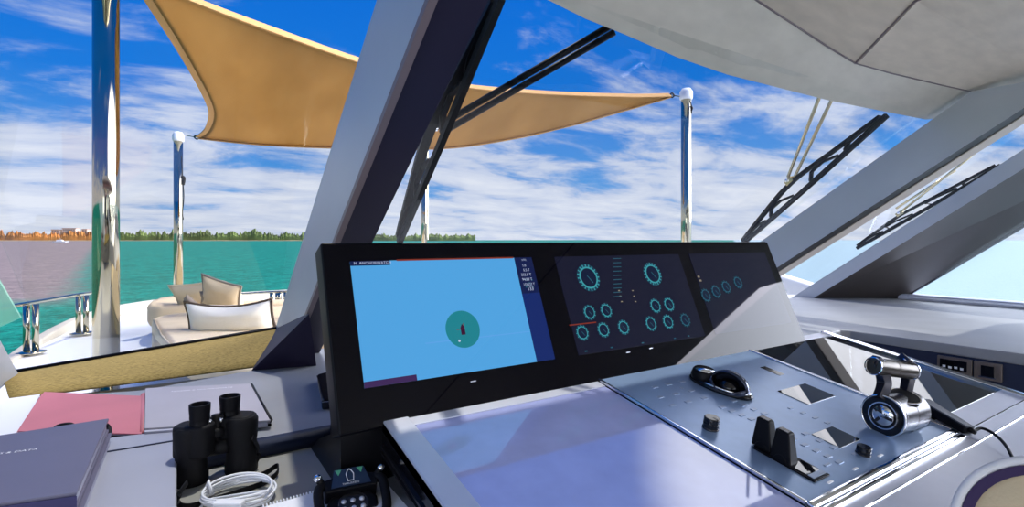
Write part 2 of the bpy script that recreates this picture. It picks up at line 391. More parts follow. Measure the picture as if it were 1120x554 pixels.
# ------------------------------------------------------------------ BOW OF THE YACHT
DK = -.95
hull = [(-1.08, -3), (-1.08, 5.6), (-.85, 7.6), (-.2, 8.8), (.9, 9.3), (2.4, 9.3), (3.6, 8.8), (4.4, 7.4), (4.75, 5.6), (4.9, -3)]
bm = nb(); hexa(bm, [V((x*1.0, y, SEA-.3)) for x, y in hull], [V((x, y, DK)) for x, y in hull]); struct(link('floor_foredeck', bm, ['white'], loc=V((1.8, 3, SEA))))
# low bulwark on the port bow, in beige gelcoat
def wall_run(bm, pts, w, z0, z1):
    prev = None
    for i, p in enumerate(pts):
        a = V(pts[max(i-1, 0)]); b_ = V(pts[min(i+1, len(pts)-1)]); t = (b_-a).normalized(); nn = V((t.y, -t.x)); q = V(p)
        zt = z1[i] if isinstance(z1, (list, tuple)) else z1
        c4 = [V((*(q-nn*w/2), z0)), V((*(q+nn*w/2), z0)), V((*(q+nn*w/2), zt)), V((*(q-nn*w/2), zt))]
        cur = [bm.verts.new(v) for v in c4]
        if prev:
            for k in range(4): bm.faces.new((prev[k], prev[(k+1) % 4], cur[(k+1) % 4], cur[k]))
        else: bm.faces.new(cur[::-1])
        prev = cur
    bm.faces.new(prev)
bm = nb(); wall_run(bm, [(x, y) for x, y in sm([V((*p, 0)) for p in hull[1:9]], 5) for x, y in [(x, y)]] if False else [tuple(p.xy) for p in sm([V((*p, 0)) for p in [(-1.04, 2.6)]+hull[1:9]+[(4.9, 2.6)]], 5)], .10, DK-.02, [DK+.02+.10*min(max((p.y-5.5)/2.5, 0), 1) for p in sm([V((*p, 0)) for p in [(-1.04, 2.6)]+hull[1:9]+[(4.9, 2.6)]], 5)])
tag(link('bulwark', bm, 'coam', bevel=.02), 'low cream bulwark running round the edge of the foredeck', 'bulwark')
# raised white coaming in front of the centre windshield
bm = nb(); hexa(bm, [V((.50, 2.06, DK)), V((4.4, 2.25, DK)), V((4.4, 3.3, DK)), V((.95, 3.4, DK))], [V((.50, 2.06, -.45)), V((4.4, 2.25, -.45)), V((4.4, 3.1, -.50)), V((.95, 3.1, -.50))])
tag(link('cabin_coaming', bm, 'white', bevel=.03), 'white moulded coaming outside the centre windshield', 'coaming')
bm = nb(); wall_run(bm, [(4.86, 1.9), (4.86, 2.5), (4.84, 3.3), (4.78, 4.2), (4.6, 5.6), (4.3, 7.0)], .16, DK, [-.62, -.40, -.20, -.16, -.2, -.4])
tag(link('bulwark_screen', bm, 'white', bevel=.04), 'high white bulwark side outside the starboard panes beside the corner pillar', 'bulwark')

# port guard rail
def rail_thing(label, path, posts, zt, zb, grp='bow rails'):
    r = thing('guard_rail', label, 'railing', V((path[0].x, path[0].y, zb)), grp)
    bm = nb(); tube(bm, path, .016, 12); link('top_rail', bm, 'steel', r, smooth=True)
    for p in posts:
        for dx in (-.028, .028):
            bm = nb(); tube(bm, [V((p.x, p.y, zb))+Rd*dx*1.35, V((p.x, p.y, p.z-.01))+Rd*dx*1.35], .024, 12); link('stanchion', bm, 'steel', r, smooth=True)
        bm = nb(); lathe(bm, V((p.x, p.y, zb)), (0, 0, 1), [(.10, 0), (.10, .01), (.06, .018), (0, .018)], 16); link('base_flange', bm, 'steel', r, smooth=True)
    return r
zt = -.52
pa = [atz(-60, 345, zt), atz(0, 337, zt), atz(33, 331, zt), atz(88, 321.5, zt-.02), atz(112, 318, zt-.02)]
rail_thing('polished steel guard rail with paired stanchions on the port side at the left', pa, [atz(34, 331, zt), atz(90, 321.5, zt-.02)], zt, DK+.02)
pa2 = [atY(262, 321.5, 7.2), atY(282, 320, 7.2), atY(300, 319, 7.2), atY(335, 318, 7.3)]
rail_thing('low tan steel rail across the bow behind the white lumbar pillow', pa2, [atY(300, 319.5, 7.2), atY(309, 319, 7.2)], 0, DK+.1)

# steel posts for the sail
def post(px, w, ytop, Y, ybase, label, cap='whitem', lean=0, cleat=True):
    p = atY(px, 262, Y); rad = w/2*Y/F; zt = (262-ytop)*Y/F
    r = thing('awning_post', label, 'post', V((p.x, p.y, ybase)), 'steel posts carrying the shade sail')
    bm = nb(); tube(bm, [V((p.x, p.y, ybase)), V((p.x, p.y, zt-rad))], rad, 28); link('tube', bm, 'steel', r, smooth=True, )
    bm = nb(); lathe(bm, V((p.x, p.y, zt-rad*2.2)), (0, 0, 1), [(rad*1.15, 0), (rad*1.28, rad*.4), (rad*1.25, rad*1.6), (rad*.8, rad*2.2), (0, rad*2.4)], 24); link('cap', bm, cap, r, smooth=True)
    bm = nb(); lathe(bm, V((p.x, p.y, ybase)), (0, 0, 1), [(rad*2, 0), (rad*2, .012), (rad*1.3, .03), (0, .03)], 24); link('base_flange', bm, 'steel', r, smooth=True)
    return r, V((p.x, p.y, zt)), rad
p1, p1t, r1 = post(116, 24.5, -45, 2.75, DK, 'thick polished steel post nearest the windshield at the left', 'steel')
p2, p2t, r2 = post(195, 9, 144.5, 5.6, DK, 'slim steel post with a round cap behind the lounge cushions')
p3, p3t, r3 = post(464, 6.5, 148, 7.6, DK, 'thin steel post far forward between the windshield pillar and the wiper', 'steel')
p4, p4t, r4 = post(750.5, 11, 97, 4.9, DK, 'steel post with a white cap standing ahead of the helm displays')
# halyard knots and cleats on two of the posts
for (pr, px, ya, yb, Y) in ((p2, 199.5, 190, 240, 5.55), (p4, 755.5, 113, 124, 4.85)):
    bm = nb(); q = [atY(px-1, ya-20 if Y > 5 else ya-3, Y), atY(px, ya, Y), atY(px+1.5, (ya+yb)/2, Y), atY(px, yb-8, Y), atY(px+1, yb, Y)]
    tube(bm, sm(q, 4), .006, 6); link('halyard', bm, 'blackm', pr)
    bm = nb(); tube(bm, sm([atY(px-.5, ya+3, Y), atY(px+1.5, ya+5, Y), atY(px+.5, ya+12 if Y > 5 else ya+8, Y)], 4), .018 if Y > 5 else .010, 7); link('cleat', bm, 'blackm', pr, smooth=True)
bm = nb(); tube(bm, [V((p3t.x, p3t.y, DK)), V((p3t.x, p3t.y, p3t.z))], .001, 4); bm.free()
bm = nb(); tube(bm, [atY(467.5, 165, 7.55), atY(467.5, 262, 7.55)], .014, 8); link('halyard', bm, 'steel', p3)

# the shade sail
A_, B_, C_ = (218, 150.5), (733, 104.6), (150, -25)
def dY(px, k): return k
YA, YB, YC = 5.5, 4.9, 3.0
bot = [(218, 150.5, YA), (250, 154, 5.45), (290, 157.5, 5.3), (360, 160.5, 5.2), (480, 161.5, 5.1), (560, 151, 5.0), (620, 137.5, 4.95), (690, 118, 4.92), (733, 105.4, YB)]
top = [(150, -25, YC), (212, 0, 3.1), (280, 26, 3.3), (390, 65, 3.8), (450, 81, 4.1), (510, 94, 4.3), (600, 101.5, 4.6), (690, 104.5, 4.8), (733, 103.8, YB)]
lft = [(218, 150.5, YA), (228, 142, 5.35), (233, 124, 5.0), (226, 103, 4.6), (205, 64, 4.0), (187, 34, 3.5), (165, 0, 3.15), (150, -25, YC)]
def resample(pts, n):
    P = sm([atY(*p) for p in pts], 10); L = [0]
    for a, b_ in zip(P, P[1:]): L.append(L[-1]+(b_-a).length)
    out = []; j = 0
    for i in range(n+1):
        t = L[-1]*i/n
        while j < len(L)-2 and L[j+1] < t: j += 1
        f = (t-L[j])/max(L[j+1]-L[j], 1e-9); out.append(P[j].lerp(P[j+1], min(f, 1)))
    return out
def bypx(pts, n):  # sample by a common fraction of px
    P = [atY(*p) for p in sm([V(p) for p in pts], 10)]; 
    return resample(pts, n)
NS, NT = 60, 24
bb, tt, ll = resample(bot, NS), resample(top, NS), resample(lft, NT)
bm = nb(); G = []
for i in range(NS+1):
    s = i/NS; row = []
    for j in range(NT+1):
        t = j/NT
        p = bb[i].lerp(tt[i], t)+(ll[j]-bb[0].lerp(tt[0], t))*(1-s)**2.2
        row.append(p)
    G.append(row)
sr = thing('shade_sail', 'tan triangular shade sail stretched between steel posts over the foredeck', 'awning', V((.9, 4.6, 1.0)))
vv = [[bm.verts.new(p+V((0, 0, .012*math.sin(i*.5)*math.sin(math.pi*j/NT)))) for j, p in enumerate(row)] for i, row in enumerate(G)]
for i in range(NS):
    for j in range(NT): bm.faces.new((vv[i][j], vv[i+1][j], vv[i+1][j+1], vv[i][j+1]))
bmesh.ops.remove_doubles(bm, verts=bm.verts, dist=.0005)
link('canvas', bm, 'sail', sr, smooth=True, solid=.004)
for e, wd in ((bb, .045), (tt, .06), (ll, .075)):
    bm = nb(); strip(bm, e, wd, .010, (Ld+V((0, 0, .9))) if e is not ll else Rd+V((0, 0, .1))); link('hem', bm, 'hem', sr)
for a, b_ in ((bb[0], p2t-V((0, 0, .02))), (tt[-1], p4t-V((0, 0, .08)))):
    bm = nb(); tube(bm, [a, b_], .005, 6); link('tension_cord', bm, 'steel', sr)
    bm = nb(); tube(bm, sm([a+V((0, 0, .0)), a.lerp(b_, .12)+V((0, 0, .02)), a.lerp(b_, .25), a.lerp(b_, .12)-V((0, 0, .02))], 4, True), .007, 6, True); link('shackle', bm, 'gunmetal', sr, smooth=True)
bm = nb(); tube(bm, [tt[0], p1t-V((0, 0, .1))], .005, 6); link('tension_cord', bm, 'steel', sr)

# ------------------------------------------------------------------ LOUNGE ON THE FOREDECK
Z = V((0, 0, 1))
# base plinth and seat pads
sb = thing('sun_lounge', 'low moulded lounge base with beige canvas seat pads on the foredeck', 'lounge seat', V((.5, 4.4, DK)))
q = [atz(166, 372, -.74), atz(166, 348, -.74), atz(250, 334, -.74), atz(420, 334, -.74), atz(420, 372, -.74)]
bm = nb(); hexa(bm, [V((p.x, p.y, DK)) for p in q], [V((p.x, p.y, -.74)) for p in q]); link('plinth', bm, 'tanfab', sb, bevel=.03)
# thick front pad with rounded left end
def slab(name, pts, z0, z1, m, parent, bev=.05):
    bm = nb(); hexa(bm, [V((p.x, p.y, z0)) for p in pts], [V((p.x, p.y, z1)) for p in pts]); return link(name, bm, m, parent, bevel=bev, seg=4)
zp = -.64
s1 = slab('seat_pad', sm([atz(167, 352, zp), atz(172, 345, zp), atz(215, 340, zp), atz(262, 344, zp), atz(330, 350, zp), atz(330, 395, zp), atz(210, 395, zp), atz(182, 370, zp)], 3, True), -.76, zp, 'beige', sb, .045)
s2 = slab('back_pad', sm([atz(163, 346, -.70), atz(172, 336, -.70), atz(215, 330, -.70), atz(260, 326, -.70), atz(262, 340, -.70), atz(205, 345, -.70)], 3, True), -.80, -.60, 'tanfab', sb, .04)
bm = nb(); tube(bm, [atz(168, 349, zp-.0), atz(176, 366, zp), atz(186, 377, zp), atz(200, 389, zp)], .008, 6); link('piping', bm, 'tanfab', sb, smooth=True)
# low backrest run behind the pillows at the bow
bm = nb(); pts = [atY(236, 334, 6.2), atY(275, 331, 6.3), atY(330, 329, 6.4)]
wall_run(bm, [tuple(p.xy) for p in pts], .30, DK, [p.z+.02 for p in pts]); tag(link('bow_backrest', bm, 'tanfab', bevel=.05, seg=3), 'long low beige backrest cushion along the bow rail', 'cushion')
# pillows
def pillow(px, py, Y, w, h, t, ang, tilt, m, mp_, label, sag=0, corner=.10, pip=True, yaw=0, grp=None):
    c_ = atY(px, py, Y)
    ex = (Rd*math.cos(yaw)+Ld*math.sin(yaw)); ey = V((0, 0, 1)); ez = ex.cross(ey)
    R1 = Matrix.Rotation(ang, 3, ez); ex = R1@ex; ey = R1@ey
    R2 = Matrix.Rotation(tilt, 3, ex); ey = R2@ey; ez = ex.cross(ey)
    r = thing('pillow', label, 'pillow', c_-V((0, 0, h/2)), grp)
    o, e = cushion('cover', c_, ex, ey, ez, w, h, t, m, r, sag=sag, corner=corner)
    if pip: piping(e, .010, mp_, r)
    return r
pillow(214, 323, 4.9, .40, .27, .12, .10, .5, 'tanfab', 'tanfab', 'tan square pillow leaning behind the slim steel post', grp='tan pillows on the lounge')
pillow(242, 322, 4.6, .36, .31, .13, -.30, .45, 'tanfab', 'taupe', 'tan square pillow with dark edge standing taller in the middle of the lounge', grp='tan pillows on the lounge')
pillow(229, 326, 4.62, .16, .13, .06, -.2, .6, 'taupe', 'taupe', 'small taupe pillow tucked between the two tan pillows', pip=False)
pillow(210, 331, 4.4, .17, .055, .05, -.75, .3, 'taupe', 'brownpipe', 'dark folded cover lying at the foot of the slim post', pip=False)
pillow(252, 345, 3.75, .62, .235, .18, .03, .25, 'pillowwhite', 'brownpipe', 'long white lumbar pillow with dark brown piping on the beige seat pad', sag=.045, corner=.04)

# ------------------------------------------------------------------ PILOTHOUSE SHELL
bm = nb(); box(bm, (1.8, -.2, FLOOR-.03), (6.2, 5.0, .06)); struct(link('floor', bm, mat('wood_floor', (.16, .11, .07), .35, var=(3, .2, (8, 1, 1)))))
bm = nb(); box(bm, (1.8, 1.98, -1.0), (5.9, .05, 1.0)); struct(link('wall_forward', bm, 'dash_dark'))
bm = nb(); box(bm, (-1.2, -.1, -.98), (.06, 4.8, 1.0)); struct(link('wall_port', bm, 'dash'))
bm = nb(); box(bm, (4.86, -.3, -.98), (.06, 4.4, 1.0)); struct(link('wall_starboard', bm, 'dash_dark'))
# aft bulkhead with a wide doorway
bm = nb(); box(bm, (.0, -2.6, -.45), (2.3, .08, 2.2)); box(bm, (3.3, -2.6, -.45), (2.3, .08, 2.2)); struct(link('wall_aft', bm, mat('dark_bulkhead', (.03, .03, .035), .5)))
# overhead: flat lining aft, folded front rim
E = [V((-1.35, 1.0, .585)), V((-.3, 1.01, .585)), gp(600, 0), gp(640, 20), gp(680, 36), gp(740, 62), gp(795, 81), gp(850, 95), gp(905, 109), gp(965, 121), gp(1012, 130)]
Rr = atz(1120, 119, .64); R2r = atz(1180, 108, .66); R3 = V((4.95, .30, .64))
K = atz(935, 68, .645)
cr = [V((-1.35, .80, .72)), V((-.3, .80, .72)), atz(760, -44, .72), atz(790, -24, .71), atz(830, 1, .70), atz(870, 27, .68), atz(905, 50, .66), K]
crR = [K, atz(975, 79, .650), atz(1030, 92, .655), atz(1080, 103, .66), atz(1120, 110.5, .665), atz(1180, 104, .68), V((4.95, .20, .66))]
bm = nb()
e = [bm.verts.new(p) for p in E]+[bm.verts.new(Rr), bm.verts.new(R2r), bm.verts.new(R3)]
c_ = [bm.verts.new(p) for p in cr]; d_ = [bm.verts.new(p) for p in crR[1:]]
full = c_+d_
# stitch rim between e and full
i = j = 0
while i < len(e)-1 or j < len(full)-1:
    if j >= len(full)-1 or (i < len(e)-1 and i/(len(e)-1) <= j/(len(full)-1)):
        bm.faces.new((e[i], e[i+1], full[j])); i += 1
    else:
        bm.faces.new((e[i], full[j+1], full[j])); j += 1
struct(link('ceiling_rim', bm, 'ceil_rim', loc=V((1.8, 1, .55)), solid=.006))
# lining panels (two, meeting in a seam that runs aft from the point of the rim)
sA = atz(1000, 0, .70); aft = V((sA.x+(sA.x-K.x)*6, -2.7, .72))
def far(p, dv): return V((p.x, dv, .74))
bm = nb(); v0 = [bm.verts.new(p) for p in cr]; vs = bm.verts.new(sA); va = bm.verts.new(V((1.2, -2.7, .74))); vb = bm.verts.new(V((-1.35, -2.7, .74)))
bm.faces.new(v0[:3]+[vs, va, vb])
for k in range(2, 7): bm.faces.new((v0[k], v0[k+1], vs))
struct(link('ceiling', bm, 'ceil', loc=V((0, 0, .7)), solid=.006))
off = V((.006, -.006, -.0015))
bm = nb(); v0 = [bm.verts.new(p+off) for p in crR]; vs = bm.verts.new(sA+off); va = bm.verts.new(V((1.2, -2.7, .74))+off); vb = bm.verts.new(V((3.95, -2.7, .74)))
for k in range(len(v0)-1): 
    if k < 4: bm.faces.new((v0[k], v0[k+1], vs))
vm = bm.verts.new(V((4.05, -.12, .70))); bm.faces.new([v0[5], v0[6], vm]); bm.faces.new([v0[4], v0[5], vm, vb, va, vs])
struct(link('ceiling_starboard', bm, 'ceil', loc=V((2, 0, .7)), solid=.006))
# seams
bm = nb(); tube(bm, [K+V((0, 0, -.004)), sA+V((0, 0, -.005)), V((1.2, -2.7, .735))], .0035, 6); struct(link('trim_1', bm, 'rose'))
bm = nb(); tube(bm, [p+V((0, -.002, -.004)) for p in cr[2:]]+[p+V((0, 0, -.004)) for p in crR[1:6]], .003, 6); struct(link('trim_2', bm, 'rose'))
# roof above so no sky falls through
bm = nb(); rp = [V((-1.4, 1.22, .80)), V((3.9, 1.22, .80)), V((4.95, .42, .80)), V((4.95, .25, .80)), V((4.05, -.15, .80)), V((3.95, -2.75, .80)), V((-1.4, -2.75, .80))]; hexa(bm, rp, [p+V((0, 0, .10)) for p in rp])
struct(link('ceiling_roof', bm, 'white'))

# raked windshield pillars
def pillar(name, u0, u1, zi, si, zo, so, m_side, ztop, zbot, m_in, m_edge=None):
    vi = lambda z: (zi-z)/si; vo = lambda z: (zo-z)/so
    bm = nb()
    lo = [V((u0, vi(zbot), zbot)), V((u1, vi(zbot), zbot)), V((u1, vo(zbot), zbot)), V((u0, vo(zbot), zbot))]
    hi = [V((u0, vi(ztop), ztop)), V((u1, vi(ztop), ztop)), V((u1, vo(ztop), ztop)), V((u0, vo(ztop), ztop))]
    hexa(bm, lo, hi)
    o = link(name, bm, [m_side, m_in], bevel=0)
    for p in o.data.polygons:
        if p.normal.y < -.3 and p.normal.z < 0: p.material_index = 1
    struct(o)
    if m_edge:
        bm = nb(); w = .028
        a = lo[0]; b_ = hi[0]; up = V((0, .671, 1)).normalized()
        prism(bm, [a+V((-.004, 0, 0)), b_+V((-.004, 0, 0)), b_+V((.012, 0, 0)), a+V((.012, 0, 0))], V((0, -.02, -.004)), 1)
        link('edge_trim', bm, m_edge, o)
    return o
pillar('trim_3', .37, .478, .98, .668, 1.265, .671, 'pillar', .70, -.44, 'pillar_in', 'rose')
bm = nb(); q = [atz(275, 405, -.438), atz(346, 399.5, -.438), atu(338, 343, .366), atu(302, 360, .366)]  # dark wedge put in for the shade at the pillar foot
hexa(bm, q, [q[0]+V((.10, .20, 0)), q[1]+V((.03, .20, 0)), q[2]+V((.02, .12, .0)), q[3]+V((.02, .12, .0))]); link('shaded_foot', bm, 'pillar_in', bpy.data.objects['trim_3'])
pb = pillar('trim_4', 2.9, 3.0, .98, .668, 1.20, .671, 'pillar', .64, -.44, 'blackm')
bm = nb(); vi = lambda z: (.975-z)/.668
hexa(bm, [V((2.985, vi(-.44), -.44)), V((3.085, vi(-.44), -.44)), V((3.085, vi(-.44)+.1, -.44)), V((2.985, vi(-.44)+.1, -.44))],
     [V((2.985, vi(.64), .64)), V((3.085, vi(.64), .64)), V((3.085, vi(.64)+.1, .64)), V((2.985, vi(.64)+.1, .64))]); link('tan_trim', bm, 'pillar_tan', pb)
# starboard corner pillar
bm = nb()
lo = [V((4.05, 2.27, -.456)), V((4.05, 2.12, -.456)), V((4.6, 1.74, -.456)), V((4.78, 1.95, -.456))]
hi = [V((4.05, .756, .64)), V((4.05, .605, .64)), V((4.6, .37, .64)), V((4.78, .52, .64))]
hexa(bm, lo, hi); pc = struct(link('trim_5', bm, ['pillar', 'pillarC'], loc=V((4.3, 2, -.456))))
for p in pc.data.polygons:
    if p.normal.x < .2 and p.normal.y < -.2 and abs(p.normal.x) < .95 and p.normal.z < .9: p.material_index = 1
for p in pc.data.polygons:
    if p.normal.x < -.9: p.material_index = 0
bm = nb(); a, b_ = lo[2], hi[2]; tube(bm, [a+V((0, 0, .02)), b_], .018, 8); link('seal', bm, 'gunmetal', pc, smooth=True)
# port pillar at the far left
pd = pillar('trim_6', -.62, -.43, .93, .668, 1.13, .671, 'pillar', .70, -.44, 'pillar')

# window panes
def pane(name, pts, m='glass'):
    bm = nb(); pts = [V(p) for p in pts]; bm.faces.new([bm.verts.new(p) for p in pts]); return struct(link(name, bm, m, loc=base_of(pts), solid=.008))
def G_(u, z, h=0): return V((u, (1.25-z)/.671, z))+gn*h
pane('window_1', [G_(-.375, -.49), G_(.372, -.42), G_(.372, .66), G_(-.375, .66)])
pane('window_2', [G_(.476, -.43), G_(2.905, -.43), G_(2.905, .575), G_(.476, .585)])
pane('window_3', [V((3.08, 2.40, -.44)), V((4.06, 2.22, -.44)), V((4.06, .80, .60)), V((3.08, .93, .60))])
pane('window_4', [V((4.66, 1.76, -.43)), V((4.75, -2.4, -.43)), V((3.97, -2.4, .72)), V((4.2, .28, .66))], 'glass_h')
# folded green-tinted pane corner outside at the far left
bm = nb(); q = [atY(-30, 255, 2.35), atY(23, 347, 2.35), atY(-2, 358, 2.35), atY(-30, 363, 2.35)]; bm.faces.new([bm.verts.new(p) for p in q])
pn = link('wind_deflector', bm, 'glass_g', solid=.008); tag(pn, 'pale green glass wind deflector corner at the far left edge', 'glass panel')

# ------------------------------------------------------------------ DASHBOARD
ZD = -.438
d = thing('dashboard', 'grey wraparound dashboard shelf under the windshield with tan textured inlay', 'dashboard', V((1.5, 1.9, -1.4)))
bm = nb()
prof = [V((-1.15, 1.28)), V((2.72, 1.28)), V((2.75, 1.25)), V((2.72, -1.6)), V((4.82, -1.6)), V((4.66, 1.74)), V((4.1, 2.2)), V((.375, 2.2)), V((.375, 1.99)), atz(300, 400, ZD).xy, atz(155, 426, ZD).xy, atz(10, 436, ZD).xy, V((-1.15, 1.99))]
hexa(bm, [V((*p, ZD-.045)) for p in prof], [V((*p, ZD)) for p in prof]); link('shelf_top', bm, 'dash', d, bevel=.006)
bm = nb(); box(bm, (.8, 1.305, -.93), (3.85, .04, .90)); link('front_fascia', bm, 'dash_dark', d)
bm = nb(); box(bm, (2.775, -.15, -.92), (.05, 2.86, .88)); link('side_fascia', bm, 'dash_dark', d)
# front facing ledge roll
bm = nb(); tube(bm, [V((-1.15, 1.279, ZD-.022)), V((.33, 1.279, ZD-.022))], .0225, 12); link('edge_roll', bm, 'dash_dark', d, smooth=True)
# tan inlay under the port pane
BL, BR = atz(10, 436, ZD+.002), atz(300, 398, ZD+.002); TR, TL = atv(330, 355.5, 2.43), atv(0, 411, 2.44)
bm = nb(); n = 16; g = [[(BL.lerp(BR, i/n)).lerp(TL.lerp(TR, i/n), j/6)+V((0, 0, .012*math.sin(math.pi*j/6))) for j in range(7)] for i in range(n+1)]
vv = [[bm.verts.new(p) for p in r] for r in g]
for i in range(n):
    for j in range(6): bm.faces.new((vv[i][j], vv[i+1][j], vv[i+1][j+1], vv[i][j+1]))
link('tan_inlay', bm, 'pad', d, smooth=True, solid=.006)
bm = nb(); tube(bm, [TL+V((0, 0, .008)), TR+V((0, 0, .008))], .006, 8); link('windshield_seal', bm, 'blackm', d, smooth=True)
bm = nb(); q = [V((-1.12, 2.05, -.9)), V((.36, 2.05, -.9)), V((.36, 2.2, -.9)), V((-1.12, 2.2, -.9))]; hexa(bm, q, [p+V((0, 0, .40)) for p in q]); link('inlay_support', bm, 'dash', d)
# sill below the side window
bm = nb(); strip(bm, [V((4.60, 1.74, -.425)), V((4.60, .4, -.425)), V((4.58, -1.6, -.425))], .12, .05, (1, 0, 0)); link('window_sill', bm, 'silver', d, bevel=.01)
bm = nb(); strip(bm, [V((4.52, 1.66, -.415)), V((4.52, .4, -.415)), V((4.50, -1.6, -.415))], .02, .012, (1, 0, 0)); link('sill_bead', bm, 'chrome', d)
# two switch plates on the side face
def onside(px, py): return atu(px, py, 2.747)
def plate(p0, p1, p2, p3, h):  # 4 pixel corners
    pts = [onside(*p) for p in (p0, p1, p2, p3)]; y0 = sum(p.y for p in (pts[0], pts[3]))/2; y1 = sum(p.y for p in (pts[1], pts[2]))/2; z1 = sum(p.z for p in pts[:2])/2; z0 = sum(p.z for p in pts[2:])/2
    return y0, y1, z0, z1
for (crn, lab, kind) in (((( 1026, 388), (1064, 393), (1064, 411), (1026, 404)), 'bronze switch plate with small white marks on the dark dash side', 0), (((1066, 393.5), (1097, 398.5), (1097, 419), (1066, 411)), 'bronze switch plate with one dark square rocker on the dark dash side', 1)):
    y0, y1, z0, z1 = plate(*crn, 0); cy, cz = (y0+y1)/2, (z0+z1)/2; wy, wz = abs(y0-y1), abs(z1-z0)
    r = thing('switch_plate', lab, 'switch', V((2.747, cy, z0)), 'bronze switch plates')
    bm = nb(); box(bm, (2.742, cy, cz), (.014, wy, wz)); link('bezel', bm, 'bronze', r, bevel=.002)
    if kind:
        bm = nb(); box(bm, (2.734, cy, cz), (.004, wy*.46, wz*.62)); link('rocker', bm, 'black', r, bevel=.001)
        bm = nb(); box(bm, (2.732, cy, z0+wz*.16), (.004, wy*.6, wz*.06)); link('silver_lip', bm, 'chrome', r)
    else:
        bm = nb(); box(bm, (2.734, cy+wy*.02, cz), (.004, wy*.78, wz*.66)); link('inset', bm, 'black', r, bevel=.001)
        for k in range(4):
            bm = nb(); box(bm, (2.7315, cy+wy*(.28-.17*k), cz-wz*.12-.002*(k % 2)), (.002, wy*.09, wz*.14)); link('indicator_mark', bm, 'ink', r)

# left chart table (lower)
ZT = -.475
t = thing('chart_table', 'lower grey-beige chart table left of the helm console', 'table', V((-.2, .7, FLOOR)))
bm = nb(); q = [V((-1.15, -.2, ZT-.03)), V((.40, -.2, ZT-.03)), V((.40, 1.278, ZT-.03)), V((-1.15, 1.278, ZT-.03))]; hexa(bm, q, [p+V((0, 0, .03)) for p in q]); link('tabletop', bm, 'table', t, bevel=.003)
bm = nb(); q = [V((-1.1, .1, FLOOR)), V((.33, .1, FLOOR)), V((.33, 1.26, FLOOR)), V((-1.1, 1.26, FLOOR))]; hexa(bm, q, [V((p.x, p.y, ZT-.03)) for p in q]); link('cabinet', bm, 'dash_dark', t)

# ------------------------------------------------------------------ HELM CONSOLE
UL, UR = .344, 2.07; VB = (1.28-1)/math.cos(CA)
hc = thing('helm_console', 'wide helm console with pale glossy worktop and silver side rail', 'console', V((1.2, .8, FLOOR)))
yF = .43; zF = cp(0, (yF-1)/math.cos(CA)).z
bF = (yF-1)/math.cos(CA)
bm = nb()
prof = [(1.03, cp(0, .03).z-.014), (yF, zF-.014), (.335, -.470), (.335, FLOOR), (1.03, FLOOR)]
a = [V((UL+.004, y, z)) for y, z in prof]; b_ = [V((UR-.004, y, z)) for y, z in prof]; hexa(bm, a, b_); link('body', bm, 'dash_dark', hc)
bm = nb(); prism(bm, [V((UL, .40, FLOOR)), V((UL, 1.277, FLOOR)), V((UL, 1.277, cp(0, VB).z)), cp(UL, bF)], c1, .02)
link('side_panel', bm, 'black', hc)
for off_, nm in ((.045, 'side_groove'), (.058, 'side_groove')):
    bm = nb(); strip(bm, [cp(UL-.002, bF, -off_), cp(UL-.002, VB-.03, -off_)], .005, .004, c3); link(nm, bm, 'gunmetal', hc)
# front roll
bm = nb(); hexa(bm, [V((UL, yF, zF-.02)), V((UL, .335, -.49)), V((UL, .335, -.468)), V((UL, yF, zF))], [V((UR, yF, zF-.02)), V((UR, .335, -.49)), V((UR, .335, -.468)), V((UR, yF, zF))]); link('front_ledge', bm, 'silver', hc, bevel=.002)
bm = nb(); tube(bm, [V((UL, yF, zF+.001)), V((UR, yF, zF+.001))], .0018, 6); link('front_seam', bm, 'chrome', hc)
bm = nb(); tube(bm, [V((1.0, .333, -.478)), V((UR, .333, -.478))], .006, 8); link('lower_bead', bm, 'bronze', hc)
def cslab(name, a0, a1, b0, b1, h0, h1, m, parent=hc, bevel=0):
    bm = nb(); hexa(bm, [cp(a0, b0, h0), cp(a1, b0, h0), cp(a1, b1, h0), cp(a0, b1, h0)], [cp(a0, b0, h1), cp(a1, b0, h1), cp(a1, b1, h1), cp(a0, b1, h1)]); return link(name, bm, m, parent, bevel=bevel)
PL, PR = .9055, 1.524          # control panel
PB0, PB1 = cuv(880, 552)[1], cuv(650, 414)[1]
cslab('side_rail', UL, UL+.052, bF, VB-.012, -.02, .004, 'silver', bevel=.002)
cslab('rear_strip', UL+.052, PL-.004, cuv(560, 441)[1], .0, -.02, .002, 'silver', bevel=.001) if False else None
# worktop: glossy field, and rear silver strip
b_str = cuv(640, 427)[1]
cslab('worktop', UL+.052, PL-.006, bF, b_str, -.02, .0, 'deskgloss', bevel=.001)
cslab('rear_strip', UL+.052, PL-.006, b_str+.001, .24, -.02, .0015, 'silver', bevel=.001)
cslab('worktop_under_panel', PL-.006, PR+.03, bF, .03, -.02, -.002, 'silver')
RX0 = PR+.03
gb0 = (.523-1)/math.cos(CA)
cslab('right_apron', RX0, UR, bF, gb0, -.02, .001, 'silver')
cslab('right_seam', RX0, UR, -.545, -.542, .001, .0015, 'gunmetal')
cslab('panel_gap', PL-.006, PL, bF+.02, PB1+.01, -.02, -.001, 'black')
# right black glass display, a silver frame round it
cslab('glass_inlay', RX0+.012, UR-.075, gb0, .0, -.01, .002, 'glossglass', bevel=.001)
cslab('glass_frame_left', RX0-.004, RX0+.012, gb0, .0, -.02, .003, 'silver')
cslab('glass_frame_rear', RX0-.004, UR, .0, .032, -.02, .003, 'silver')
cslab('glass_gap', UR-.075, UR-.035, gb0-.02, .0, -.02, .0, 'black')
cslab('right_rail', UR-.035, UR, bF, .03, -.02, .010, 'chrome', bevel=.002)

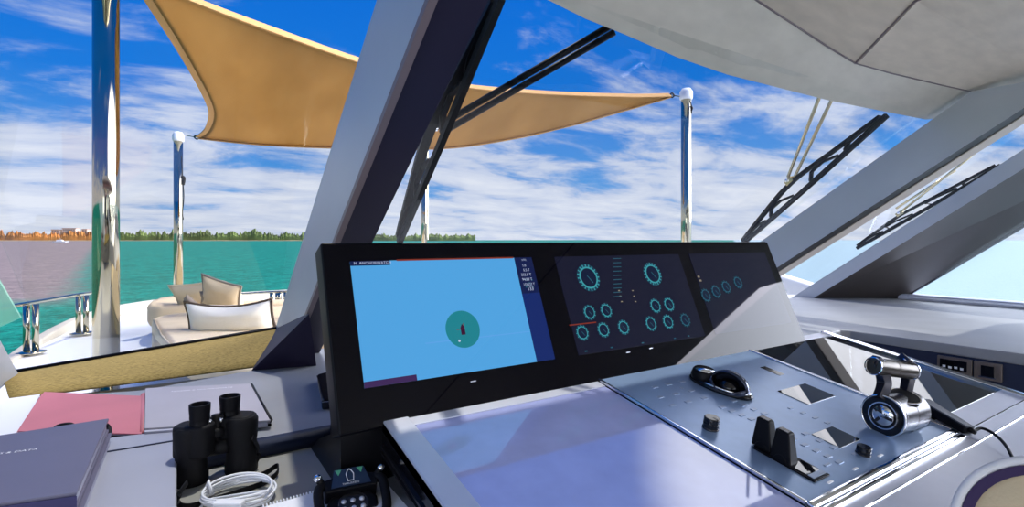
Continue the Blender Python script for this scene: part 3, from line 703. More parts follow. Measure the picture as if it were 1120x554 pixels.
# ------------------------------------------------------------------ DISPLAY BRIDGE (three screens behind one glass)
UL_M, UR_M = .324*.8, 2.345*.8; HM = muv(600, 264)[1]
mn = thing('display_bridge', 'long black glass display bridge holding three helm screens', 'monitor', V((1.05, 1.05, -.46)))
bm = nb(); hexa(bm, [mp(UL_M, -.012, -.06), mp(UR_M, -.012, -.06), mp(UR_M, -.012, 0), mp(UL_M, -.012, 0)], [mp(UL_M, HM, -.06), mp(UR_M, HM, -.06), mp(UR_M, HM, 0), mp(UL_M, HM, 0)])
link('housing', bm, 'blackm', mn, bevel=.006)
bm = nb(); prism(bm, [mp(UL_M+.004, -.008), mp(UR_M-.004, -.008), mp(UR_M-.004, HM-.006), mp(UL_M+.004, HM-.006)], m3, .003); link('front_glass', bm, 'monglass', mn)
bm = nb(); hexa(bm, [V((UL_M+.03, 1.02, -.9)), V((UR_M-.05, 1.02, -.9)), V((UR_M-.05, 1.26, -.9)), V((UL_M+.03, 1.26, -.9))], [mp(UL_M+.03, .10, -.05), mp(UR_M-.05, .10, -.05), mp(UR_M-.05, .10, -.14), mp(UL_M+.03, .10, -.14)]); link('stand', bm, 'blackm', mn)
# lower apron left of the console, between display and table
bm = nb(); hexa(bm, [V((UL_M+.005, 1.0, ZT)), V((UL+.002, 1.0, ZT)), V((UL+.002, 1.26, ZT)), V((UL_M+.005, 1.26, ZT))], [mp(UL_M+.005, .0, -.004), mp(UL+.002, .0, -.004), mp(UL+.002, .0, -.2), mp(UL_M+.005, .0, -.2)]); link('apron', bm, 'blackm', mn)
E1 = emi('chart_blue', (.085, .39, .80), .92); E2 = emi('teal_zone', (.015, .27, .33), .8); E3 = emi('navy_bar', (.004, .010, .065), 1); E3b = emi('navy_side', (.006, .022, .15), .9)
E4 = emi('screen_white', (.55, .62, .85), .9); E5 = emi('screen_red', (.75, .10, .05), .28); E6 = emi('gauge_cyan', (.07, .50, .58), .62); E7 = emi('gauge_dim', (.02, .13, .19), .9)
E8 = emi('gauge_screen', (.006, .007, .022), 1); E9 = emi('purple_bar', (.05, .02, .10), .9); E10 = emi('amber_dots', (.40, .34, .22), .7); E11 = emi('gauge_core', (.004, .010, .035), 1); E12 = emi('chart_shallow', (.12, .38, .82), .95)
ht = [.0035]
def mquad(name, pts, m, parent, h=None):
    bm = nb(); P = [muv(*p) for p in pts]; prism(bm, [mp(a, b, .003) for a, b in P], m3, h if h else .001); return link(name, bm, m, parent)
def mrect(name, a0, a1, b0, b1, m, parent, h):
    bm = nb(); prism(bm, [mp(a0, b0, .003), mp(a1, b0, .003), mp(a1, b1, .003), mp(a0, b1, .003)], m3, h); return link(name, bm, m, parent)
s1a, s1b = muv(398, 424); s1c, s1d = muv(581, 283); s1r = muv(606, 392)[0]
SA, SB, SC, SD = s1a, s1r, muv(500, 409)[1], muv(480, 284)[1]
sc1 = mrect('chart_screen', SA, SB, SC, SD, E1, mn, .0006)
W1 = SB-SA; H1 = SD-SC
mrect('status_sidebar', SA+W1*.885, SB, SC, SD, E3b, sc1, .0010)
mrect('sidebar_header', SA+W1*.885, SB, SD-H1*.36, SD, E3, sc1, .0012)
mrect('title_bar', SA, SA+W1*.185, SD-H1*.040, SD, E3, sc1, .0010)
mrect('alarm_line', SA+W1*.22, SA+W1*.88, SD-H1*.006, SD+H1*.008, E5, sc1, .0010)
mrect('bottom_bar', SA, SA+W1*.235, SC, SC+H1*.045, E9, sc1, .0010)
mrect('contour_line', SA+W1*.3, SA+W1*.88, SC+H1*.275, SC+H1*.283, E12, sc1, .0008)
def mtext(s, a, b, size, m, parent, name='readout', h=.0045): return link(name, text_bm(s, mp(a, b, h), c1, m2, size), m, parent)
mtext('N  ANCHORWATCH', SA+W1*.015, SD-H1*.030, .0088, E4, sc1, 'title_text')
for k, (s, z) in enumerate((('1.0', .0095), ('5.5 T', .0095), ('333.8 T', .010), ('94.88 T', .010), ('133.222 T', .0085))):
    mtext(s, SA+W1*(.925 if k < 2 else .905), SD-H1*(.095+.047*k), z, E4, sc1)
mtext('133', SA+W1*.925, SD-H1*.335, .013, E4, sc1)
mtext('UTC', SA+W1*.93, SD-H1*.035, .007, E4, sc1)
bm = nb(); lathe(bm, mp(SA+W1*.945, SD-H1*.275, .0045), m3, [(.005, 0), (.006, 0), (.006, .0004), (.005, .0004)], 16, ring=True); link('status_icon', bm, E7, sc1)
for k in range(4):
    bm = nb(); an = k*1.57+.7; box(bm, mp(SA+W1*.945+.014*math.cos(an), SD-H1*.265+.014*math.sin(an), .0045), (.004, .003, .0006), (c1, m2, m3)); link('status_icon', bm, E7, sc1)
ca, cb = muv(505.5, 360)
bm = nb(); lathe(bm, mp(ca, cb, .0036), m3, [(.0, 0), (.0425, 0), (.0425, .0010), (0, .0010)], 64); link('guard_zone', bm, E2, sc1)
bm = nb(); hp = [(-.005, -.012), (.005, -.012), (.005, .004), (0, .013), (-.005, .004)]; prism(bm, [mp(ca-.001+x, cb-.001+y, .0046) for x, y in hp], m3, .0006); link('own_ship_mark', bm, emi('ship_dark', (.04, .004, .03)), sc1)
bm = nb(); box(bm, mp(ca-.007, cb, .005), (.018, .0012, .0006), (c1, m2, m3)); box(bm, mp(ca+.003, cb+.006, .005), (.0015, .014, .0006), (c1, m2, m3)); link('heading_cross', bm, E5, sc1)
bm = nb(); lathe(bm, mp(muv(501.5, 373)[0], muv(501.5, 373)[1], .0046), m3, [(0, 0), (.0026, 0), (.0026, .0006), (0, .0006)], 12); link('anchor_mark', bm, E4, sc1)
# second screen
g0, g1 = muv(632, 388)[0], muv(770, 366)[0]
sc2 = mrect('gauge_screen', g0, g1, SC, SD, E8, mn, .0006)
def gauge(px, py, r, parent, bright=1, ticks=12):
    a, b = muv(px, py)
    bm = nb(); lathe(bm, mp(a, b, .0040), m3, [(r*.93, 0), (r*1.09, 0), (r*1.09, .0008), (r*.93, .0008)], 40, ring=True); 
    # close inner wall
    for k in range(ticks):
        an = 2*math.pi*k/ticks; dv = (c1*math.cos(an)+m2*math.sin(an)); box(bm, mp(a, b, .0044)+dv*r*1.22, (r*.20, r*.10, .0008), (dv, m3.cross(dv), m3))
    o = link('gauge_ring', bm, E6 if bright else E7, parent)
    bm = nb(); lathe(bm, mp(a, b, .0040), m3, [(0, 0), (r*1.36, 0), (r*1.36, .0002), (0, .0002)], 32); link('gauge_halo', bm, emi('halo%d' % bright, (.006, .038, .075) if bright else (.003, .014, .03)), parent)
    bm = nb(); lathe(bm, mp(a, b, .0040), m3, [(0, 0), (r*.93, 0), (r*.93, .0011), (0, .0011)], 32); link('gauge_face', bm, E11, parent)
    bm = nb(); an = 2.2; dv = (c1*math.cos(an)+m2*math.sin(an)); box(bm, mp(a, b, .0053)-dv*r*.2, (r*.9, r*.07, .0004), (dv, m3.cross(dv), m3)); link('gauge_needle', bm, E7, parent)
rS = .0155
gauge(642.7, 303.9, .029, sc2, 1, 20); gauge(712.7, 299.8, .027, sc2, 1, 20)
for x, y in ((643.8, 341.8), (662, 339.8), (636, 364), (659, 360.8), (681, 358)): gauge(x, y, rS, sc2, 1)
for x, y in ((715.8, 334.6), (730.7, 333), (710.9, 354), (729.6, 352), (748.3, 350)): gauge(x, y, rS*1.05, sc2, 1 if x < 735 else 0)
a0, b0 = muv(622, 356); a1, b1 = muv(651, 352.5); mrect('alarm_line', max(a0, g0-.035), a1, b0-.001, b0+.002, E5, sc2, .0012)
for k in range(10):
    a, b = muv(674, 283+k*4.6); bm = nb(); box(bm, mp(a+k*.0002, b, .0042), (.030, .0016, .0006), (c1, m2, m3)); link('list_line', bm, E7, sc2)
for k in range(3):
    for dx in (0, 15):
        a, b = muv(676+k*1.5+dx, 318+k*6); bm = nb(); box(bm, mp(a, b, .0042), (.006, .003, .0006), (c1, m2, m3)); link('list_mark', bm, E10, sc2)
for x, y in ((640, 384), (668, 380), (702, 375), (737, 370), (752, 367.5)):
    a, b = muv(x, y); bm = nb(); box(bm, mp(a, b, .0042), (.008, .003, .0006), (c1, m2, m3)); link('footer_icon', bm, E7, sc2)
# third screen
h0 = g1+.05; h1_ = UR_M-.045
sc3 = mrect('right_screen', h0, h1_, SC, SD, E8, mn, .0006)
for x, y in ((771, 323), (782, 319), (793, 314), (806, 309)): gauge(x, y, rS*1.1, sc3, 0)
for x, y in ((760, 303), (765, 307)):
    a, b = muv(x, y); bm = nb(); box(bm, mp(max(a, h0+.01), b, .0042), (.010, .006, .0006), (c1, m2, m3)); link('list_mark', bm, E10, sc3)
for px in (517, 686, 711):
    a, b = muv(px, 417-(px-517)*.187 if px > 600 else 417); bm = nb(); box(bm, mp(a, max(b, .012), .0034), (.014, .0022, .0008), (c1, m2, m3)); link('maker_mark', bm, 'silver', mn)

# small black tablet box left of the display
bx = thing('black_case', 'small shiny black case lying on the dash against the left end of the display bridge', 'case', atz(357, 425, ZD))
bm = nb(); q = [atz(347, 419, ZD), atz(352, 449, ZD), atz(395, 443, ZD), atz(385, 408, ZD)]; q = [V((p.x, p.y, ZD+.001)) for p in q]; hexa(bm, q, [p+V((0, 0, .028)) for p in q]); link('shell', bm, 'black', bx, bevel=.006, seg=3)
bm = nb(); tube(bm, [q[0]+V((0, 0, .022)), q[1]+V((0, 0, .022)), q[2]+V((0, 0, .022))], .0018, 6); link('bright_edge', bm, 'chrome', bx)

# ------------------------------------------------------------------ CONTROL PANEL
pn = thing('control_panel', 'blue-grey satin control panel framed in chrome on the helm console', 'control panel', cp((PL+PR)/2, (PB0+PB1)/2-.0, -.01))
def pslab(name, a0, a1, b0, b1, h0, h1, m, parent=pn, bevel=0): return cslab(name, a0, a1, b0, b1, h0, h1, m, parent, bevel)
PB1 = min(PB1, .262) 
bm = nb(); hexa(bm, [cp(PL, PB0, -.004), cp(PR+.02, PB0, -.004), cp(PR+.02, .015, -.004), cp(PL, .015, -.004)], [cp(PL, PB0, .004), cp(PR+.02, PB0, .004), cp(PR+.02, .015, .004), cp(PL, .015, .004)]); link('plate', bm, 'panel', pn)
tw = .007
pslab('trim_left', PL-.003, PL+tw-.003, PB0, .015, .0, .007, 'chrome', bevel=.0015)
pslab('trim_rear', PL, PR+.02, .008, .018, .0, .007, 'chrome', bevel=.0015)
pslab('trim_right', PR+.016, PR+.023, PB0, .018, .0, .007, 'chrome', bevel=.0015)
pslab('trim_front', PL, PR+.02, PB0-.016, PB0, -.004, .008, 'chrome', bevel=.004)
pslab('trim_front_lower', PL-.003, PR+.02, PB0-.030, PB0-.018, -.004, .004, 'chrome', bevel=.003)
def onp(px, py): return atp(px, py, CO+c3*.004, c3)
def puv(px, py): p = onp(px, py)-CO; return p.dot(c1), p.dot(c2)
def prect(name, corners, h, m, parent=pn, bevel=.0005):
    U = [puv(*c) for c in corners]; us = sorted(u[0] for u in U); vs = sorted(u[1] for u in U)
    return pslab(name, (us[0]+us[1])/2, (us[2]+us[3])/2, (vs[0]+vs[1])/2, (vs[2]+vs[3])/2, .003, .004+h, m, parent, bevel)
prect('small_display', ((851, 428), (878, 419.5), (914, 432), (886, 443)), .0015, 'glossglass')
prect('small_display', ((889, 475), (909, 466), (938, 479), (922, 492)), .0015, 'glossglass')
prect('card_slot', ((832, 402), (836, 400), (858, 409), (853, 410.5)), .001, 'black')
# raised membrane keys, in the rows the photo shows
def keyrow(px0, py0, px1, py1, n, w=.018, d_=.010, m='panelprint'):
    for k in range(n):
        f = k/max(n-1, 1); a, b = puv(px0+(px1-px0)*f, py0+(py1-py0)*f)
        bm = nb(); hexa(bm, [cp(a-w/2, b-d_/2, .003), cp(a+w/2, b-d_/2, .003), cp(a+w/2, b+d_/2, .003), cp(a-w/2, b+d_/2, .003)], [cp(a-w/2, b-d_/2, .0055), cp(a+w/2, b-d_/2, .0055), cp(a+w/2, b+d_/2, .0055), cp(a-w/2, b+d_/2, .0055)])
        link('membrane_key', bm, m, pn, bevel=.0006)
keyrow(716, 423, 746, 417, 3); keyrow(722, 434, 756, 427, 3); keyrow(735, 443, 770, 435, 3); keyrow(745, 424, 765, 420, 2, .008, .008)
keyrow(790, 445, 822, 458, 4); keyrow(802, 438, 836, 452, 4)
keyrow(868, 480, 918, 505, 5); keyrow(881, 474, 912, 489, 3); keyrow(905, 508, 935, 496, 2, .02, .006)
keyrow(908, 527, 963, 498, 3, .018, .005, 'ink'); keyrow(865, 446, 905, 462, 4, .016, .008)

# jog and cursor hood on the panel
def lpt(px, py, h=0): a, b = puv(px, py); return cp(a, b, .004+h)
jg = thing('cursor_control', 'black domed cursor control with glossy hood at the back of the control panel', 'joystick', lpt(792, 425))
a0, b0 = puv(772, 418); a1, b1 = puv(803, 430)
axd = (cp(a1, b1)-cp(a0, b0)); ln = axd.length; axd.normalize(); ayd = c3.cross(axd).normalized()
mid = cp((a0+a1)/2, (b0+b1)/2, .004)
bm = nb(); lathe(bm, mid, c3, [(1.0, 0), (1.02, .006), (.96, .012), (.0, .013)], 40, axd, 1, 1)
for v in bm.verts:
    w = v.co-mid; h = w.dot(c3); v.co = mid+axd*w.dot(axd)*.082+ayd*w.dot(ayd)*.040+c3*h
link('base', bm, 'black', jg, smooth=False, bevel=.002)
o1 = mid-axd*.047
bm = nb(); lathe(bm, o1+c3*.008, c3, [(.030, 0), (.032, .010), (.029, .022), (.026, .026), (0, .026)], 32); link('rear_puck', bm, 'blackm', jg, bevel=.002)
bm = nb(); lathe(bm, o1+c3*.030, c3, [(0, 0), (.024, 0), (.025, .005), (.0, .006)], 32); link('silver_crescent', bm, 'chrome', jg, smooth=True)
# hood: a half-open dome
o2 = mid+axd*.022; bm = nb(); n1_, n2_ = 24, 14; rr = .044; gd = []
for i in range(n1_+1):
    th = math.pi*(i/n1_)        # round about the ayd axis, from the back to the front
    row = []
    for j in range(n2_+1):
        ph = -math.pi/2*.98+math.pi*.98*j/n2_
        row.append(bm.verts.new(o2+axd*(-math.cos(th)*math.cos(ph*.9)*rr*1.15)+ayd*(math.sin(ph)*rr*.9)+c3*(.008+abs(math.sin(th))*math.cos(ph)*rr*.98)))
    gd.append(row)
for i in range(n1_):
    for j in range(n2_):
        fr = j/n2_
        if 4 <= i <= 20 and j < 6: continue       # the opening facing the helmsman
        bm.faces.new((gd[i][j], gd[i+1][j], gd[i+1][j+1], gd[i][j+1]))
link('hood', bm, mat('hood_gloss', (.05, .06, .10), .06, metal=.6), jg, smooth=True, solid=.004)
bm = nb(); lathe(bm, o2+c3*.006, c3, [(.028, 0), (.026, .012), (.018, .022), (0, .026)], 28); link('tracker_ball', bm, 'black', jg, smooth=True)
bm = nb(); tube(bm, sm([mid+axd*.075*math.cos(a)+ayd*.037*math.sin(a)+c3*.013 for a in [math.radians(x) for x in range(-110, 80, 15)]], 3), .0022, 8); link('chrome_lip', bm, 'chrome', jg, smooth=True)

# rotary knobs
def knob(px, py, r, h, label, grp='knobs on the control panel', m='black'):
    b0 = lpt(px, py); r_ = thing('rotary_knob', label, 'knob', b0, grp)
    bm = nb(); lathe(bm, b0, c3, [(r*1.06, 0), (r*1.06, h*.12), (r*.98, h*.16)], 36); link('collar', bm, 'gunmetal', r_, bevel=.0006)
    bm = nb(); prof = [(r*.98, h*.14), (r, h*.45), (r, h*.50), (r*.94, h*.52), (r*.94, h*.56), (r, h*.58), (r*.98, h*.94), (r*.9, h), (0, h)]; lathe(bm, b0, c3, prof, 40); link('cap', bm, m, r_, bevel=.0006)
    bm = nb(); box(bm, b0+c3*(h+.0003)-c2*r*.5, (.002, r*.7, .0008), (c1, c2, c3)); link('pointer', bm, 'gunmetal', r_)
    return r_
knob(777, 468, .0165, .026, 'upright black rotary knob with a grooved cap in the middle of the control panel')
knob(944, 496, .014, .017, 'low black rotary knob beside the front small display')
# second knob ring highlight
# twin thruster levers
tl = thing('thruster_levers', 'pair of black paddle levers in a slotted plate on the control panel', 'levers', lpt(862, 505))
U0, U1 = puv(820, 492), puv(905, 521)
# slot plate: runs along the lever travel
ca0 = lpt(822, 492); ca1 = lpt(905, 520); 
ex = (ca1-ca0).normalized(); ey = c3.cross(ex).normalized(); Lp = (ca1-ca0).length; cm = (ca0+ca1)/2
# align plate to the panel's own axes
A0 = puv(823, 490); A1 = puv(893, 527); A2 = puv(906, 519)
pu0, pu1 = A0[0], A2[0]; pv0, pv1 = A1[1], A0[1]
pslab('slot_plate', pu0, pu1, pv0, pv1, .0035, .007, 'blackm', tl, .001)
pslab('plate_inset', pu0+.006, pu1-.006, pv0+.006, pv0+(pv1-pv0)*.42, .0065, .0085, 'glossglass', tl, .0005)
for k in range(3):
    uu = pu0+.012+k*(pu1-pu0-.024)/2.0; pslab('lit_key', uu-.007, uu+.007, pv0+.005, pv0+.016, .008, .0095, 'ink' if False else 'panelprint', tl)
for (px, py) in ((836, 489.5), (857, 503.5)):
    b0 = lpt(px, py, .002); 
    bm = nb(); w0, w1, d0, d1, hh = .030, .020, .043, .027, .058
    X = c1; Y_ = c2; lean = c2*.008
    lo = [b0+X*i*w0/2+Y_*j*d0/2 for i, j in ((-1, -1), (1, -1), (1, 1), (-1, 1))]; hi = [b0+c3*hh+lean+X*i*w1/2+Y_*j*d1/2 for i, j in ((-1, -1), (1, -1), (1, 1), (-1, 1))]
    hexa(bm, lo, hi); lv = link('lever', bm, 'blackm', tl, bevel=.003, seg=3)
    bm = nb(); box(bm, b0+c3*(hh+.0006)+lean, (w1*.7, d1*.7, .0014), (X, Y_, c3)); link('bright_tip', bm, 'gunmetal', lv)
    bm = nb(); lathe(bm, b0-X*w0*.52, X, [(.014, 0), (.014, w0*1.04)], 24); link('pivot', bm, 'blackm', lv, bevel=.002)

# throttle head
th = thing('throttle_control', 'chrome and gunmetal throttle head with arched grip at the front right of the panel', 'throttle', lpt(980, 478))
bc = lpt(975, 476); 
pslab('foot', PR-.10, PR-.005, puv(975, 476)[1]-.015, puv(975, 476)[1]+.045, .004, .014, 'gunmetal', th, .003)
# drum: axis roughly along the thwartship direction and a little aft
face = atY(966, 454, bc.dot(Ld)+.005); back = atY(994, 447, bc.dot(Ld)+.062)
ax = (back-face).normalized(); DR = 22.5*face.dot(Ld)/F; DLn = (back-face).length
bm = nb(); lathe(bm, face, ax, [(DR*.94, 0), (DR, .003), (DR, .010), (DR*.97, .012), (DR*.97, DLn*.5), (DR*.95, DLn*.52), (DR*.97, DLn*.54), (DR*.97, DLn), (DR*.8, DLn+.006), (0, DLn+.006)], 48); link('drum', bm, 'gunmetal', th, smooth=False, bevel=.0008)
bm = nb(); lathe(bm, face-ax*.004, ax, [(DR*.93, .004), (DR*.94, 0), (DR*1.0, .001), (DR*1.01, .004), (DR*.98, .006)], 48, ring=True); link('chrome_ring', bm, 'chrome', th, smooth=True)
bm = nb(); lathe(bm, face-ax*.001, ax, [(0, 0), (DR*.93, 0), (DR*.93, .003), (0, .003)], 40); link('face', bm, 'black', th)
bm = nb(); lathe(bm, face-ax*.0035, ax, [(DR*.60, 0), (DR*.65, 0), (DR*.65, .003), (DR*.60, .003)], 40, ring=True); link('inner_ring', bm, 'chrome', th, smooth=False)
bm = nb(); lathe(bm, face-ax*.004, ax, [(0, -.004), (DR*.28, -.002), (DR*.46, .001), (DR*.50, .003), (0, .003)], 32); link('boss', bm, 'chrome', th, smooth=True)
for k in range(3):
    an = k*2.09+.5; x_ = ax.orthogonal().normalized(); y_ = ax.cross(x_); dv = x_*math.cos(an)+y_*math.sin(an)
    bm = nb(); box(bm, face-ax*.006+dv*DR*.30, (DR*.34, DR*.14, .003), (dv, ax.cross(dv), ax)); link('spoke', bm, 'gunmetal', th, bevel=.001)
# top button disc
tb = atY(990, 433, (face.dot(Ld)+back.dot(Ld))/2-.012); upv = (V((0, 0, 1))-ax*ax.z).normalized(); upv = (upv-Ld*.35).normalized()
bm = nb(); lathe(bm, tb-upv*.010, upv, [(DR*.62, 0), (DR*.62, .008), (DR*.58, .011), (0, .011)], 36); link('thumb_pad', bm, 'blackm', th, bevel=.001)
bm = nb(); lathe(bm, tb, upv, [(DR*.60, -.001), (DR*.66, -.001), (DR*.66, .0015), (DR*.60, .0015)], 36, ring=True); link('thumb_pad_ring', bm, 'chrome', th)
# arched grip: two side arms and a rounded crossbar
Yg = face.dot(Ld)
def gripY(px, py, dy=0): return atY(px, py, Yg+dy)
arm1 = sm([gripY(961, 436, .01), gripY(967, 420, .02), gripY(964, 406, .02), gripY(957, 398, .015), gripY(962, 392, .015)], 6)
arm2 = sm([gripY(990, 432, .05), gripY(993, 416, .06), gripY(995, 404, .06), gripY(994, 396, .055), gripY(988, 391, .05)], 6)
wd = Rd
bm = nb(); strip(bm, arm1, .017, .028, Rd); link('grip_arm', bm, 'gunmetal', th, bevel=.003)
bm = nb(); strip(bm, arm2, .015, .028, Rd); link('grip_arm', bm, 'gunmetal', th, bevel=.003)
gA, gB = gripY(956, 400, .008), gripY(996, 405, .055); gx = (gB-gA).normalized(); gl = (gB-gA).length
bm = nb(); lathe(bm, gA, gx, [(.012, -.002), (.0185, 0), (.0195, .003), (.0195, gl*.46), (.0185, gl*.48), (.0195, gl*.50), (.0195, gl-.003), (.0185, gl), (.012, gl+.002)], 36); link('crossbar', bm, 'gunbronze', th, bevel=.0008)
for g_, sg in ((gA, -1), (gB, 1)):
    bm = nb(); lathe(bm, g_+gx*sg*.001, gx*sg, [(.0185, 0), (.0205, .0005), (.0205, .002), (.0185, .0025)], 36, ring=True); link('bright_edge', bm, 'chrome', th)
for o_, arm in ((-1, arm1), (1, arm2)):
    bm = nb(); tube(bm, [p+Rd*.007*o_*(-1)-Ld*.011 for p in arm], .0014, 6); link('bright_edge', bm, 'chrome', th)

# wired handset with coiled-out lead
hs = thing('wired_handset', 'slim black wired handset lying behind the throttle at the right of the panel', 'remote', lpt(1035, 470))
hA = lpt(1008, 447, .014); hB = lpt(1060, 474, .010)
ex = (hB-hA).normalized(); ey = (c3-ex*c3.dot(ex)).normalized(); ez = ex.cross(ey)
bm = nb(); Lh_ = (hB-hA).length
hexa(bm, [hA+ez*.020-ey*.014, hB+ez*.016-ey*.012, hB-ez*.016-ey*.012, hA-ez*.020-ey*.014], [hA+ez*.020+ey*.012, hB+ez*.014+ey*.006, hB-ez*.014+ey*.006, hA-ez*.020+ey*.012]); link('body', bm, 'blackm', hs, bevel=.005, seg=3)
bm = nb(); hexa(bm, [hA+ez*.017+ey*.011, hB+ez*.011+ey*.005, hB-ez*.011+ey*.005, hA-ez*.017+ey*.011], [hA+ez*.016+ey*.014, hB+ez*.010+ey*.008, hB-ez*.010+ey*.008, hA-ez*.016+ey*.014]); link('textured_face', bm, mat('textured_grip', (.10, .11, .14), .5, bump=(600, .8, .002)), hs)
bm = nb(); tube(bm, [hB-ex*.004, hB+ex*.012], [.008, .005], 12); link('strain_relief', bm, 'blackm', hs, smooth=True)
cb_ = [hB+ex*.008, lpt(1072, 474, .014), lpt(1085, 482, .018), lpt(1098, 494, .016), atz(1111, 506, -.462), atz(1122, 513, -.462), atz(1140, 522, -.463)]
bm = nb(); tube(bm, sm(cb_, 6), .0034, 8); link('lead', bm, 'rubber', hs, smooth=True)
bm = nb(); pts = [atz(1101, 521, -.464), atz(1106, 517, -.458), atz(1114, 517, -.462), atz(1122, 514, -.462)]; tube(bm, sm(pts, 4), .0055, 8)
tag(link('cable_clip', bm, 'rubber', smooth=True), 'short black cable clip on the front ledge by the helm chair', 'clip')

# ------------------------------------------------------------------ HELM CHAIR (corner of the armrest in frame)
ch = thing('helm_chair', 'tan helm chair armrest with white piping at the lower right corner', 'chair', V((1.3, -.05, FLOOR)))
cc = V((1.235, .175, -.50))
nv = (-cc).normalized()*1.0
nv = (nv+V((0, 0, .05))).normalized()
x_ = V((0, 0, 1)).cross(nv).normalized(); y_ = nv.cross(x_)
c0 = atY(1161, 600, .76); R0 = 93*.76/F
bm = nb(); lathe(bm, c0-nv*.05, nv, [(R0*.85, 0), (R0*.97, .015), (R0*.97, .042), (R0*.86, .054), (0, .058)], 48); link('arm_pad', bm, 'beige', ch, smooth=True)
bm = nb(); lathe(bm, c0-nv*.002, nv, [(R0*.80, .009), (R0*.91, .009), (R0*.93, -.02), (R0*.80, -.02)], 48, ring=True); link('dark_gusset', bm, mat('aubergine_gusset', (.035, .012, .08), .5), ch, smooth=False)
bm = nb(); tube(bm, [c0+x_*math.cos(a)*R0*.97+y_*math.sin(a)*R0*.97+nv*.004 for a in [k*math.pi/24 for k in range(48)]], .0068, 12, True); link('piping', bm, 'whitem', ch, smooth=True)
q = c0-nv*.1-V((0, .12, 0))
bm = nb(); hexa(bm, [V((1.0, -.55, -1.0)), V((1.6, -.55, -1.0)), V((1.6, -.05, -1.0)), V((1.0, -.05, -1.0))], [V((1.0, -.55, -.9)), V((1.6, -.55, -.9)), V((1.6, -.05, -.9)), V((1.0, -.05, -.9))]); link('seat', bm, 'beige', ch, bevel=.03)
bm = nb(); tube(bm, [V((1.3, -.3, FLOOR)), V((1.3, -.3, -1.0))], .05, 20); link('pedestal', bm, 'chrome', ch, smooth=True)
bm = nb(); tube(bm, sm([c0-nv*.05-y_*.03, V((1.32, .02, -.75)), V((1.4, -.2, -.92))], 5), .022, 14); link('arm_bracket', bm, 'gunmetal', ch, smooth=True)

# ------------------------------------------------------------------ WIPERS (outside the glass)
def wiper(label, b0, b1, piv, arms, hh=.03, rodm='gold', dark=False):
    """b0,b1: blade ends px; piv: pivot px; arms: list of (start px, end px)"""
    P0, P1 = gp(*b0, hh), gp(*b1, hh); PV = gp(*piv, hh+.035)
    r = thing('windshield_wiper', label, 'wiper', PV, 'wipers on the raked windshield')
    tdir = (P1-P0).normalized(); side = tdir.cross(gn).normalized(); L = (P1-P0).length
    bm = nb(); strip(bm, [P0.lerp(P1, k/10)-gn*.004*math.sin(math.pi*k/10)-gn*.012 for k in range(11)], .018, .022, side); link('rubber_blade', bm, 'rubber', r)
    t0 = (PV-P0).dot(tdir)/L
    # bowed superstructure with yokes
    sgn = 1 if (PV-P0.lerp(P1, t0)).dot(side) > 0 else -1
    bow = side*((PV-P0.lerp(P1, t0)).dot(side)); pk = .02
    main = sm([P0.lerp(P1, .02)+gn*.004, P0.lerp(P1, t0*.5)+gn*.014+bow*.55, P0.lerp(P1, t0)+gn*.020+bow, P0.lerp(P1, t0+(1-t0)*.5)+gn*.014+bow*.45, P0.lerp(P1, .98)+gn*.004], 6)
    bm = nb(); strip(bm, main, .031, .014, side); link('main_yoke', bm, 'blackm', r)
    for f0, f1 in ((.04, .22), (.26, .44), (.56, .74), (.78, .96)):
        A, B = P0.lerp(P1, f0), P0.lerp(P1, f1); k = min(int((f0+f1)/2*(len(main)-1)), len(main)-1); top_ = main[k]
        bm = nb(); strip(bm, [A, A.lerp(top_, .6), top_.lerp(B, .4), B], .020, .009, side); link('secondary_yoke', bm, 'blackm', r)
    bm = nb(); box(bm, PV-gn*.005, (.05, .035, .03), (tdir, side, gn)); link('pivot_clip', bm, 'gold' if not dark else 'gunmetal', r, bevel=.004)
    bm = nb(); tube(bm, [PV-side*.03, PV+side*.03], .008, 10); link('pivot_pin', bm, 'chrome', r, smooth=True)
    for (s_, e_) in arms:
        a_, b_2 = gp(*s_, hh+.07), gp(*e_, hh+.045)
        bm = nb(); tube(bm, [a_, b_2], .0075 if not dark else .010, 10); link('arm_rod', bm, rodm, r, smooth=True)
    return r
wiper('black windshield wiper right beside the wide windshield pillar, with two dark arm rods', (436, 262), (546, -6), (468, 140), (((668, 28), (477, 139)), ((672, 35), (482, 146))), rodm='blackm', dark=True)
wiper('windshield wiper with brassy arm rods above the right end of the display bridge', (811, 265), (968, 124), (864, 197), (((897, 104), (862, 193)), ((912, 104), (868, 196))))
wiper('windshield wiper seen between the two right hand pillars', (936, 270), (1093, 179), (984, 233), (((1045, 186), (980, 228)), ((1078, 158), (986, 231))))

# ------------------------------------------------------------------ THINGS ON THE LEFT TABLE AND DASH
def sheet(name, label, cat, corners, z, th_, m, parent=None, bev=.001, grp=None):
    q = [atz(x, y, z+th_) for x, y in corners]; bm = nb(); hexa(bm, [V((p.x, p.y, z)) for p in q], [V((p.x, p.y, z+th_)) for p in q])
    o = link(name, bm, m, parent, bevel=bev)
    if label: tag(o, label, cat, grp)
    return o
# white paper
sheet('paper_sheet', 'white sheet of paper at the far left edge of the dash', 'paper', ((-40, 436), (44, 430.5), (22, 474), (-45, 486)), ZD+.001, .003, 'paper')
